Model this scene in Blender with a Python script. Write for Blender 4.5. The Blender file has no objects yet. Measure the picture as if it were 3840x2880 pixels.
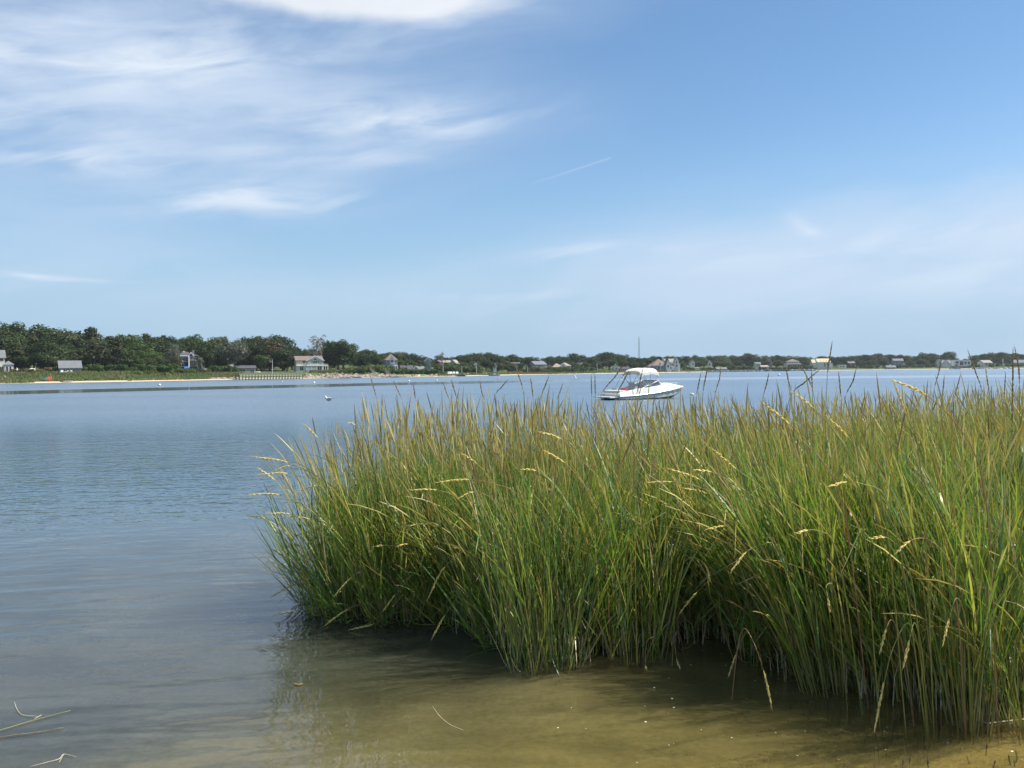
import bpy, math, random
import numpy as np
from mathutils import Vector, Matrix

sc = bpy.context.scene
COL = sc.collection
RND = random.Random(7)
RNG = np.random.default_rng(11)
R = math.radians

# ------------------------------------------------------------------ camera
F_PX, CAM_H = 3320.0, 1.85                 # focal length in pixels of the 3840 px photograph, eye height
PITCH, ROLL = 45 / 3320.0, 0.0109
_F0 = Vector((0, math.cos(PITCH), -math.sin(PITCH)))
_U0 = Vector((0, math.sin(PITCH), math.cos(PITCH)))
_R0 = Vector((1, 0, 0))
CR = _R0 * math.cos(ROLL) - _U0 * math.sin(ROLL)
CU = _U0 * math.cos(ROLL) + _R0 * math.sin(ROLL)
cam_data = bpy.data.cameras.new('camera')
cam_data.sensor_width = 36.0
cam_data.lens = 36.0 * F_PX / 3840.0
cam_data.clip_start = 0.05
cam_data.clip_end = 20000
cam = bpy.data.objects.new('camera', cam_data)
COL.objects.link(cam)
m = Matrix.Identity(4)
for i in range(3):
    m[i][0], m[i][1], m[i][2] = CR[i], CU[i], -_F0[i]
m[2][3] = CAM_H
cam.matrix_world = m
sc.camera = cam

# ------------------------------------------------------------------ light
SUN_EL, SUN_ROT = R(54), R(85)             # rotation clockwise from +Y
S = Vector((math.sin(SUN_ROT) * math.cos(SUN_EL), math.cos(SUN_ROT) * math.cos(SUN_EL), math.sin(SUN_EL)))
sun_d = bpy.data.lights.new('sun', 'SUN')
sun_d.energy = 5.0
sun_d.angle = R(0.53)
sun_d.color = (1.0, 0.95, 0.86)
sun = bpy.data.objects.new('sun', sun_d)
sun.rotation_euler = S.to_track_quat('Z', 'Y').to_euler()
sun.location = (40, 10, 60)
COL.objects.link(sun)
sc.view_settings.view_transform = 'Standard'
sc.view_settings.look = 'None'
sc.view_settings.exposure = 0.7
sc.view_settings.gamma = 1.0
sc.view_settings.use_curve_mapping = False
cy = sc.cycles
cy.use_denoising = True
try:
    cy.denoiser = 'OPENIMAGEDENOISE'
except Exception:
    pass
cy.max_bounces = 8
cy.diffuse_bounces = 3
cy.glossy_bounces = 3
cy.transmission_bounces = 4
cy.transparent_max_bounces = 12
cy.volume_bounces = 0
cy.sample_clamp_indirect = 6.0
cy.caustics_reflective = False
cy.caustics_refractive = False

# ------------------------------------------------------------------ node helpers
class NT:
    def __init__(s, tree):
        s.t = tree
        s.n = tree.nodes
        s.l = tree.links
    def new(s, typ, **kw):
        n = s.n.new(typ)
        for k, v in kw.items():
            setattr(n, k, v)
        return n
    def put(s, sock, v):
        if isinstance(v, bpy.types.NodeSocket):
            s.l.new(v, sock)
        else:
            sock.default_value = v
    def m(s, op, a, b=None, c=None, clamp=False):
        n = s.new('ShaderNodeMath', operation=op, use_clamp=clamp)
        s.put(n.inputs[0], a)
        if b is not None: s.put(n.inputs[1], b)
        if c is not None: s.put(n.inputs[2], c)
        return n.outputs[0]
    def smooth(s, v, lo, hi, a=0.0, b=1.0):
        n = s.new('ShaderNodeMapRange', interpolation_type='SMOOTHSTEP')
        s.put(n.inputs[0], v); s.put(n.inputs[1], lo); s.put(n.inputs[2], hi); s.put(n.inputs[3], a); s.put(n.inputs[4], b)
        return n.outputs[0]
    def xyz(s, x, y, z=0.0):
        n = s.new('ShaderNodeCombineXYZ')
        s.put(n.inputs[0], x); s.put(n.inputs[1], y); s.put(n.inputs[2], z)
        return n.outputs[0]
    def noise(s, vec, scale=1.0, detail=4.0, rough=0.55, dist=0.0):
        n = s.new('ShaderNodeTexNoise')
        s.put(n.inputs['Vector'], vec); s.put(n.inputs['Scale'], scale); s.put(n.inputs['Detail'], detail)
        s.put(n.inputs['Roughness'], rough); s.put(n.inputs['Distortion'], dist)
        return n.outputs[0]
    def mix(s, f, a, b, kind='RGBA'):
        n = s.new('ShaderNodeMix', data_type=kind)
        ins = [i for i in n.inputs if i.enabled]
        s.put(ins[0], f); s.put(ins[1], a); s.put(ins[2], b)
        return [o for o in n.outputs if o.enabled][0]
    def ramp(s, f, stops):
        n = s.new('ShaderNodeValToRGB')
        s.put(n.inputs[0], f)
        e = n.color_ramp.elements
        while len(e) < len(stops): e.new(0.5)
        for i, (p, c) in enumerate(stops):
            e[i].position = p; e[i].color = (c[0], c[1], c[2], 1)
        return n.outputs[0]

def horizon_y(px):
    return 1395.0 - ROLL * (px - 1920.0)

# ------------------------------------------------------------------ world
world = bpy.data.worlds.new('World')
sc.world = world
world.use_nodes = True
w = NT(world.node_tree)
w.n.clear()
sky = w.new('ShaderNodeTexSky', sky_type='NISHITA')
sky.sun_disc = False
sky.sun_elevation = SUN_EL
sky.sun_rotation = SUN_ROT
sky.altitude = 0
sky.air_density = 1.0
sky.dust_density = 0.15
sky.ozone_density = 3.5
SKY_K = 0.088
tc = w.new('ShaderNodeTexCoord')
sep = w.new('ShaderNodeSeparateXYZ')
w.l.new(tc.outputs['Generated'], sep.inputs[0])
az = w.m('ARCTAN2', sep.outputs[0], sep.outputs[1])
el = w.m('ARCSINE', sep.outputs[2])
wv = w.noise(w.xyz(w.m('MULTIPLY', az, 2.6), w.m('MULTIPLY', el, 6.0), 3.1), 1.0, 3.0, 0.5)
elw = w.m('ADD', el, w.m('MULTIPLY', w.m('SUBTRACT', wv, 0.5), 0.06))
n_lo = w.noise(w.xyz(w.m('MULTIPLY', az, 3.4), w.m('MULTIPLY', w.m('SUBTRACT', elw, w.m('MULTIPLY', az, 0.10)), 11.0), 1.7), 1.0, 7.0, 0.60, 0.35)
n_hi = w.noise(w.xyz(w.m('MULTIPLY', az, 9.0), w.m('MULTIPLY', w.m('SUBTRACT', elw, w.m('MULTIPLY', az, 0.16)), 42.0), 9.3), 1.0, 7.0, 0.52, 0.5)
def blob(px, py, rx, ry, rot, amp):
    a0 = math.atan((px - 1920) / F_PX)
    e0 = math.atan((horizon_y(px) - py) / F_PX)
    c, s_ = math.cos(R(rot)), math.sin(R(rot))
    da = w.m('SUBTRACT', az, a0)
    de = w.m('SUBTRACT', elw, e0)
    u = w.m('DIVIDE', w.m('ADD', w.m('MULTIPLY', da, c), w.m('MULTIPLY', de, s_)), rx / F_PX)
    v = w.m('DIVIDE', w.m('SUBTRACT', w.m('MULTIPLY', de, c), w.m('MULTIPLY', da, s_)), ry / F_PX)
    d2 = w.m('ADD', w.m('MULTIPLY', u, u), w.m('MULTIPLY', v, v))
    return w.m('MULTIPLY', w.m('POWER', 2.718, w.m('MULTIPLY', d2, -1.0)), amp)
def total(bl):
    t = None
    for b in bl:
        g = blob(*b)
        t = g if t is None else w.m('ADD', t, g)
    return t
veil = total([(300, 260, 900, 330, 4, 1.05), (900, 480, 900, 170, 0, 0.6), (500, 720, 700, 130, 0, 0.42), (1700, 90, 600, 130, 10, 0.45),
              (3700, 1010, 1200, 240, 4, 1.35), (1500, 1150, 1600, 120, 0, 0.45), (200, 1000, 700, 160, 0, 0.35), (-900, 300, 900, 500, 0, 0.6),
              (2600, 950, 700, 130, 2, 0.30)])
wisp = total([(1480, 450, 420, 66, 3, 1.1), (330, 680, 420, 44, -2, 0.95), (950, 770, 330, 54, 6, 1.15), (1180, 600, 380, 34, 2, 0.7),
              (500, 330, 650, 110, 8, 1.2), (2290, 955, 230, 34, 3, 1.1), (150, 1068, 80, 12, 0, 1.6), (380, 1068, 120, 9, 0, 0.6),
              (3020, 850, 80, 22, -35, 0.45), (3300, 930, 800, 70, 4, 0.45), (3650, 1060, 600, 70, 2, 0.4), (1900, 1110, 260, 16, 0, 0.5), (150, 560, 300, 45, -4, 0.9)])
cum = total([(1250, -30, 560, 125, -2, 2.0), (760, -70, 330, 90, 0, 0.9), (300, -320, 700, 170, 5, 1.0), (1900, -420, 800, 180, 5, 1.0)])
high = w.smooth(el, R(24), R(40))                      # broken cloud field carries on overhead and all round
field = w.m('MULTIPLY', w.smooth(n_lo, 0.44, 0.70), w.m('MULTIPLY', high, 0.75))
side = w.smooth(w.m('ABSOLUTE', az), 0.75, 1.3)
field2 = w.m('MULTIPLY', w.smooth(n_lo, 0.40, 0.72), w.m('MULTIPLY', side, 0.6))
d_veil = w.m('MULTIPLY', veil, w.smooth(n_lo, 0.28, 0.74, 0.30, 1.45))
d_wisp = w.m('MULTIPLY', w.m('MULTIPLY', wisp, w.smooth(n_hi, 0.32, 0.72)), 1.25)
d_cum = w.smooth(w.m('ADD', w.m('MULTIPLY', cum, 1.0), w.m('MULTIPLY', w.m('SUBTRACT', n_lo, 0.5), 1.1)), 0.30, 1.0)
# thin contrail
a1, e1 = math.atan((1930 - 1920) / F_PX), (horizon_y(1930) - 722) / F_PX
a2, e2 = math.atan((2305 - 1920) / F_PX), (horizon_y(2305) - 612) / F_PX
ln = math.hypot(a2 - a1, e2 - e1); ux, uy = (a2 - a1) / ln, (e2 - e1) / ln
da, de = w.m('SUBTRACT', az, a1), w.m('SUBTRACT', el, e1)
al = w.m('ADD', w.m('MULTIPLY', da, ux), w.m('MULTIPLY', de, uy))
ac = w.m('ABSOLUTE', w.m('SUBTRACT', w.m('MULTIPLY', de, ux), w.m('MULTIPLY', da, uy)))
trail = w.m('MULTIPLY', w.smooth(ac, 0.0003, 0.0015, 1.0, 0.0), w.m('MULTIPLY', w.smooth(al, 0.0, ln * 0.7), w.smooth(al, ln * 0.97, ln * 1.0, 1.0, 0.0)))
trail = w.m('MULTIPLY', trail, 0.35)
dens = w.m('ADD', w.m('ADD', w.m('ADD', d_veil, d_wisp), d_cum), w.m('ADD', field, field2))
dens = w.m('ADD', dens, trail)
dens = w.m('MULTIPLY', w.m('SUBTRACT', 1.0, w.m('POWER', 2.718, w.m('MULTIPLY', dens, -1.0))), w.smooth(el, -0.01, 0.03), clamp=True)
cl_col = w.mix(w.m('MULTIPLY', d_wisp, 0.8, clamp=True), (4.35, 5.2, 6.5, 1), (5.7, 6.3, 7.0, 1))
cl_col = w.mix(w.m('MULTIPLY', d_cum, 1.0, clamp=True), cl_col, (7.2, 7.3, 7.4, 1))
hsv = w.new('ShaderNodeHueSaturation')
w.put(hsv.inputs['Hue'], 0.496); w.put(hsv.inputs['Saturation'], 1.08); w.put(hsv.inputs['Value'], 1.0)
w.l.new(sky.outputs[0], hsv.inputs['Color'])
lowair = w.mix(w.smooth(el, 0.0, 0.24, 0.92, 0.0), hsv.outputs[0], (2.35, 3.75, 5.25, 1))      # pale blue air low in the sky
skyc = w.mix(dens, lowair, cl_col)
bg = w.new('ShaderNodeBackground')
w.l.new(skyc, bg.inputs[0])
bg.inputs[1].default_value = SKY_K
wo = w.new('ShaderNodeOutputWorld')
w.l.new(bg.outputs[0], wo.inputs[0])
world.cycles.sampling_method = 'MANUAL'
world.cycles.sample_map_resolution = 1024

# ------------------------------------------------------------------ photo geometry -> places in the world
def ray(px, py):
    d = CR * ((px - 1920) / F_PX) + CU * ((1440 - py) / F_PX) + _F0
    return d / d.y
def at(px, py, Y):
    d = ray(px, py)
    return Vector((d.x * Y, Y, CAM_H + d.z * Y))
def gnd(px, py, z=0.0):
    d = ray(px, py)
    Y = (z - CAM_H) / d.z
    return Vector((d.x * Y, Y, z))
SH_PX = [-1500, -900, -400, 0, 480, 900, 1300, 1700, 2000, 2400, 2700, 3240, 3800, 4400, 5600]
SH_D = [190, 215, 238, 256, 278, 341, 384, 424, 520, 614, 720, 835, 835, 800, 700]
def shore(px):
    return float(np.interp(px, SH_PX, SH_D))
BK_PX = [-1500, 0, 700, 860, 1000, 1160, 1400, 1650, 1800, 2200, 2500, 3000, 4000, 5600]
BK_H = [3.2, 3.2, 3.0, 2.4, 2.4, 2.6, 3.0, 1.6, 1.1, 1.3, 1.8, 1.4, 1.4, 1.4]
BK_T = [28, 28, 26, 18, 16, 14, 16, 22, 25, 30, 34, 34, 34, 34]
def land_z(px, t):
    hb = float(np.interp(px, BK_PX, BK_H)); tb = float(np.interp(px, BK_PX, BK_T))
    if t < 0: return max(-1.2, t * 0.08)
    if t < 5: return 0.45 * t / 5
    if t < tb:
        u = (t - 5) / (tb - 5)
        return 0.45 + (hb - 0.45) * u * u * (3 - 2 * u)
    return hb + min(6.0, (t - tb) * 0.03)
def place(px, t, dz=0.0):
    Y = shore(px) + t
    d = ray(px, horizon_y(px))
    return Vector((d.x * Y, Y, land_z(px, t) + dz))
def mpp(Y): return Y / F_PX

# ------------------------------------------------------------------ object helpers
def tag(o, label=None, cat=None, group=None, kind=None):
    if label: o['label'] = label
    if cat: o['category'] = cat
    if group: o['group'] = group
    if kind: o['kind'] = kind
    return o
def empty(name, loc, rz=0.0, label=None, cat=None, group=None):
    o = bpy.data.objects.new(name, None)
    o.empty_display_size = 0.2
    o.location = loc
    o.rotation_euler = (0, 0, rz)
    COL.objects.link(o)
    return tag(o, label, cat, group)
def link(name, me, parent=None, loc=None):
    o = bpy.data.objects.new(name, me)
    COL.objects.link(o)
    if parent is not None: o.parent = parent
    if loc is not None: o.location = loc
    return o
class MB:
    """collects simple shapes into one mesh"""
    def __init__(s): s.v = []; s.f = []
    def add(s, vs, fs):
        b = len(s.v); s.v += [tuple(x) for x in vs]; s.f += [tuple(i + b for i in f) for f in fs]
        return s
    def box(s, x0, x1, y0, y1, z0, z1):
        return s.add([(x0, y0, z0), (x1, y0, z0), (x1, y1, z0), (x0, y1, z0), (x0, y0, z1), (x1, y0, z1), (x1, y1, z1), (x0, y1, z1)],
                     [(0, 3, 2, 1), (4, 5, 6, 7), (0, 1, 5, 4), (1, 2, 6, 5), (2, 3, 7, 6), (3, 0, 4, 7)])
    def prism(s, poly, dirv):
        n = len(poly); d = Vector(dirv)
        vs = [Vector(p) for p in poly] + [Vector(p) + d for p in poly]
        fs = [tuple(range(n))[::-1], tuple(range(n, 2 * n))] + [(i, (i + 1) % n, n + (i + 1) % n, n + i) for i in range(n)]
        return s.add(vs, fs)
    def tube(s, pts, rad, sides=6, cap=True):
        pts = [Vector(p) for p in pts]; k = len(pts)
        rad = rad if isinstance(rad, (list, tuple)) else [rad] * k
        vs, fs = [], []
        ref = None
        for i in range(k):
            t = (pts[min(i + 1, k - 1)] - pts[max(i - 1, 0)])
            t = t.normalized() if t.length > 1e-9 else Vector((0, 0, 1))
            if ref is None:
                ref = Vector((0, 0, 1)) if abs(t.z) < 0.8 else Vector((1, 0, 0))
            a = t.cross(ref).normalized(); b = t.cross(a).normalized(); ref = b.cross(t) if False else ref
            for j in range(sides):
                q = 2 * math.pi * j / sides
                vs.append(pts[i] + a * (math.cos(q) * rad[i]) + b * (math.sin(q) * rad[i]))
        for i in range(k - 1):
            for j in range(sides):
                fs.append((i * sides + j, i * sides + (j + 1) % sides, (i + 1) * sides + (j + 1) % sides, (i + 1) * sides + j))
        if cap:
            fs.append(tuple(range(sides))[::-1]); fs.append(tuple(range((k - 1) * sides, k * sides)))
        return s.add(vs, fs)
    def ball(s, c, r, nu=10, nv=6, sz=1.0):
        c = Vector(c); vs = [c + Vector((0, 0, -r * sz))]; fs = []
        for i in range(1, nv):
            p = -math.pi / 2 + math.pi * i / nv
            for j in range(nu):
                q = 2 * math.pi * j / nu
                vs.append(c + Vector((math.cos(p) * math.cos(q) * r, math.cos(p) * math.sin(q) * r, math.sin(p) * r * sz)))
        vs.append(c + Vector((0, 0, r * sz))); top = len(vs) - 1
        for j in range(nu):
            fs.append((0, 1 + (j + 1) % nu, 1 + j)); fs.append((top, 1 + (nv - 2) * nu + j, 1 + (nv - 2) * nu + (j + 1) % nu))
            for i in range(nv - 2):
                a, b = 1 + i * nu + j, 1 + i * nu + (j + 1) % nu
                fs.append((a, b, b + nu, a + nu))
        return s.add(vs, fs)
    def mesh(s, name, mat, smooth=False):
        me = bpy.data.meshes.new(name)
        me.from_pydata(s.v, [], s.f)
        if mat: me.materials.append(mat)
        if smooth: me.polygons.foreach_set('use_smooth', [True] * len(me.polygons))
        me.update()
        return me
    def build(s, name, mat, parent=None, smooth=False, loc=None):
        return link(name, s.mesh(name, mat, smooth), parent, loc)
def np_mesh(name, verts, quads, mat, cols=None):
    me = bpy.data.meshes.new(name)
    verts = np.asarray(verts, np.float32).reshape(-1, 3); quads = np.asarray(quads, np.int32).reshape(-1, 4)
    me.vertices.add(len(verts)); me.vertices.foreach_set('co', verts.ravel())
    me.loops.add(len(quads) * 4); me.loops.foreach_set('vertex_index', quads.ravel())
    me.polygons.add(len(quads))
    me.polygons.foreach_set('loop_start', np.arange(0, len(quads) * 4, 4, dtype=np.int32))
    if cols is not None:
        a = me.color_attributes.new('col', 'FLOAT_COLOR', 'POINT')
        c = np.ones((len(verts), 4), np.float32); c[:, :3] = np.asarray(cols, np.float32).reshape(-1, 3)
        a.data.foreach_set('color', c.ravel())
    me.update(calc_edges=True)
    me.materials.append(mat)
    return me
def copy_tree(o, parent=None):
    c = o.copy(); COL.objects.link(c)
    if parent is not None: c.parent = parent
    for ch in list(o.children): copy_tree(ch, c)
    return c

# ------------------------------------------------------------------ materials
def mat(name, col, rough=0.7, var=0.18, scale=3.0, spec=0.3, bump=0.0, metal=0.0):
    ma = bpy.data.materials.new(name); ma.use_nodes = True
    t = NT(ma.node_tree); t.n.clear()
    p = t.new('ShaderNodeBsdfPrincipled'); o = t.new('ShaderNodeOutputMaterial')
    t.l.new(p.outputs[0], o.inputs[0])
    g = t.new('ShaderNodeTexCoord')
    n = t.noise(g.outputs['Object'], scale, 6.0, 0.65)
    dk = tuple(c * (1 - var) for c in col) + (1,); lt = tuple(min(1, c * (1 + var)) for c in col) + (1,)
    t.put(p.inputs['Base Color'], t.mix(t.smooth(n, 0.25, 0.75), dk, lt))
    p.inputs['Roughness'].default_value = rough
    p.inputs['Specular IOR Level'].default_value = spec
    p.inputs['Metallic'].default_value = metal
    if bump:
        b = t.new('ShaderNodeBump'); b.inputs['Strength'].default_value = 0.6; b.inputs['Distance'].default_value = bump
        t.put(b.inputs['Height'], n); t.l.new(b.outputs[0], p.inputs['Normal'])
    return ma
def siding(name, col, pitch=0.22, vert=False, var=0.12):
    ma = mat(name, col, 0.75, var, 0.8, 0.2)
    t = NT(ma.node_tree)
    p = [n for n in t.n if n.type == 'BSDF_PRINCIPLED'][0]
    g = t.new('ShaderNodeTexCoord'); sx = t.new('ShaderNodeSeparateXYZ'); t.l.new(g.outputs['Object'], sx.inputs[0])
    fr = t.m('FRACT', t.m('DIVIDE', sx.outputs[0 if vert else 2], pitch))
    b = t.new('ShaderNodeBump'); b.inputs['Distance'].default_value = 0.03
    t.put(b.inputs['Height'], fr); t.l.new(b.outputs[0], p.inputs['Normal'])
    return ma
def leafmat(name, dark, light, trans=0.25):
    ma = bpy.data.materials.new(name); ma.use_nodes = True
    t = NT(ma.node_tree); t.n.clear()
    o = t.new('ShaderNodeOutputMaterial')
    oi = t.new('ShaderNodeObjectInfo'); g = t.new('ShaderNodeNewGeometry')
    n = t.noise(g.outputs['Position'], 0.9, 3.0, 0.6)
    f = t.m('ADD', t.m('MULTIPLY', oi.outputs['Random'], 0.55), t.m('MULTIPLY', n, 0.55), clamp=True)
    c = t.ramp(f, [(0.1, dark), (0.55, tuple((a + b) / 2 for a, b in zip(dark, light))), (1.0, light)])
    d = t.new('ShaderNodeBsdfDiffuse'); tr = t.new('ShaderNodeBsdfTranslucent'); mx = t.new('ShaderNodeMixShader')
    t.put(d.inputs[0], c); t.put(tr.inputs[0], c); mx.inputs[0].default_value = trans
    t.l.new(d.outputs[0], mx.inputs[1]); t.l.new(tr.outputs[0], mx.inputs[2])
    gl = t.new('ShaderNodeBsdfGlossy'); gl.inputs['Roughness'].default_value = 0.45
    m2 = t.new('ShaderNodeMixShader'); m2.inputs[0].default_value = 0.012
    t.l.new(mx.outputs[0], m2.inputs[1]); t.l.new(gl.outputs[0], m2.inputs[2])
    t.l.new(m2.outputs[0], o.inputs[0])
    return ma
def bladematt(name, trans=0.34, gloss=0.07, grough=0.42):
    ma = bpy.data.materials.new(name); ma.use_nodes = True
    t = NT(ma.node_tree); t.n.clear()
    o = t.new('ShaderNodeOutputMaterial')
    a = t.new('ShaderNodeVertexColor', layer_name='col')
    d = t.new('ShaderNodeBsdfDiffuse'); tr = t.new('ShaderNodeBsdfTranslucent'); mx = t.new('ShaderNodeMixShader')
    t.l.new(a.outputs[0], d.inputs[0])
    tc_ = t.mix(1.0, a.outputs[0], (1.15, 1.2, 0.55, 1)); tc_.node.blend_type = 'MULTIPLY'
    t.l.new(tc_, tr.inputs[0]); mx.inputs[0].default_value = trans
    t.l.new(d.outputs[0], mx.inputs[1]); t.l.new(tr.outputs[0], mx.inputs[2])
    gl = t.new('ShaderNodeBsdfGlossy'); gl.inputs['Roughness'].default_value = grough
    m2 = t.new('ShaderNodeMixShader'); m2.inputs[0].default_value = gloss
    t.l.new(mx.outputs[0], m2.inputs[1]); t.l.new(gl.outputs[0], m2.inputs[2])
    t.l.new(m2.outputs[0], o.inputs[0])
    return ma
M = {}
M['white'] = mat('white_paint', (0.78, 0.77, 0.72), 0.5, 0.05)
M['cream'] = siding('cream_siding', (0.74, 0.70, 0.56))
M['offwhite'] = siding('offwhite_siding', (0.66, 0.66, 0.62))
M['bluegrey'] = siding('blue_grey_siding', (0.32, 0.36, 0.38))
M['greyshingle'] = siding('grey_shingle', (0.26, 0.27, 0.28), 0.2)
M['darkshingle'] = siding('dark_shingle', (0.075, 0.07, 0.07), 0.2)
M['tanwall'] = siding('tan_wall', (0.42, 0.38, 0.29))
M['yellowwall'] = siding('yellow_wall', (0.70, 0.60, 0.38))
M['roofgrey'] = siding('grey_roof_shingles', (0.17, 0.18, 0.19), 0.18)
M['roofdark'] = siding('dark_roof_shingles', (0.085, 0.085, 0.095), 0.18)
M['roofbrown'] = siding('brown_roof_shingles', (0.19, 0.15, 0.125), 0.18)
M['rooftan'] = siding('tan_roof_shingles', (0.30, 0.265, 0.215), 0.18)
M['roofyellow'] = siding('straw_roof_shingles', (0.56, 0.47, 0.29), 0.18)
M['brick'] = mat('red_brick', (0.30, 0.11, 0.07), 0.85, 0.25, 8)
M['glass'] = mat('window_glass', (0.03, 0.035, 0.04), 0.12, 0.2, 1.0, 0.6)
M['paleglass'] = mat('curtained_glass', (0.36, 0.44, 0.45), 0.2, 0.15, 1.5, 0.6)
M['shutter'] = mat('grey_shutter', (0.16, 0.17, 0.14), 0.7)
M['wood'] = mat('weathered_wood', (0.25, 0.235, 0.20), 0.85, 0.3, 4)
M['greenwood'] = mat('pale_treated_wood', (0.34, 0.36, 0.27), 0.85, 0.25, 3)
M['darkwood'] = mat('wet_dark_wood', (0.06, 0.055, 0.045), 0.8, 0.3, 4)
M['stone'] = mat('riprap_stone', (0.30, 0.255, 0.215), 0.9, 0.4, 0.7, 0.2)
M['terrace'] = mat('terrace_stone', (0.27, 0.23, 0.20), 0.9, 0.35, 2.5)
M['bark'] = mat('bark', (0.13, 0.11, 0.095), 0.9, 0.35, 5)
M['palebark'] = mat('pale_bark', (0.34, 0.31, 0.28), 0.9, 0.3, 4)
M['red'] = mat('red_paint', (0.62, 0.10, 0.06), 0.5, 0.1)
M['orange'] = mat('orange_plastic', (0.80, 0.28, 0.08), 0.5, 0.1)
M['teal'] = mat('teal_plastic', (0.08, 0.32, 0.30), 0.5, 0.1)
M['green'] = mat('green_plastic', (0.12, 0.48, 0.16), 0.5, 0.1)
M['blue'] = mat('blue_tarp', (0.08, 0.24, 0.62), 0.5, 0.15)
M['metal'] = mat('grey_metal', (0.42, 0.43, 0.44), 0.4, 0.1, 5, 0.5, 0, 0.6)
M['gel'] = mat('white_gelcoat', (0.83, 0.82, 0.78), 0.28, 0.03, 2, 0.5)
M['canvas'] = mat('cream_canvas', (0.80, 0.76, 0.66), 0.85, 0.06, 4)
M['vinyl'] = mat('pale_vinyl', (0.55, 0.53, 0.48), 0.5, 0.08)
M['black'] = mat('black_rubber', (0.02, 0.02, 0.02), 0.6)
M['feather'] = mat('white_feathers', (0.80, 0.79, 0.76), 0.8, 0.05)
M['greyfeather'] = mat('grey_feathers', (0.30, 0.31, 0.33), 0.8, 0.1)
M['beak'] = mat('yellow_beak', (0.60, 0.40, 0.08), 0.5)
M['foam'] = mat('foam', (0.75, 0.75, 0.68), 0.6, 0.1)
M['leaf_dark'] = leafmat('dark_leaves', (0.020, 0.036, 0.014), (0.060, 0.090, 0.030))
M['leaf_mid'] = leafmat('green_leaves', (0.035, 0.065, 0.018), (0.085, 0.13, 0.035))
M['leaf_olive'] = leafmat('olive_leaves', (0.045, 0.058, 0.024), (0.10, 0.115, 0.048))
M['leaf_grey'] = leafmat('grey_green_leaves', (0.070, 0.085, 0.058), (0.15, 0.165, 0.115))
M['leaf_brown'] = leafmat('bronze_leaves', (0.060, 0.048, 0.022), (0.125, 0.088, 0.038))
M['needle_dead'] = leafmat('dry_twigs', (0.13, 0.115, 0.085), (0.22, 0.195, 0.145))
M['shrub'] = leafmat('shrub_leaves', (0.055, 0.085, 0.022), (0.125, 0.165, 0.045))
M['shrub_brown'] = leafmat('brown_shrub_leaves', (0.085, 0.075, 0.038), (0.16, 0.13, 0.06))
M['blade'] = bladematt('grass_blades')
M['straw'] = mat('seed_head_straw', (0.62, 0.50, 0.17), 0.75, 0.3, 40, 0.2)
M['strawdark'] = mat('brown_seed_head', (0.26, 0.185, 0.085), 0.8, 0.3, 40, 0.2)
M['stalk'] = mat('green_stalk', (0.22, 0.24, 0.07), 0.6, 0.3, 6, 0.3)
M['stalkred'] = mat('red_tinged_stalk', (0.30, 0.17, 0.10), 0.6, 0.3, 6, 0.3)
M['deadstalk'] = mat('bleached_dead_stalk', (0.52, 0.46, 0.33), 0.8, 0.25, 20, 0.2)

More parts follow.
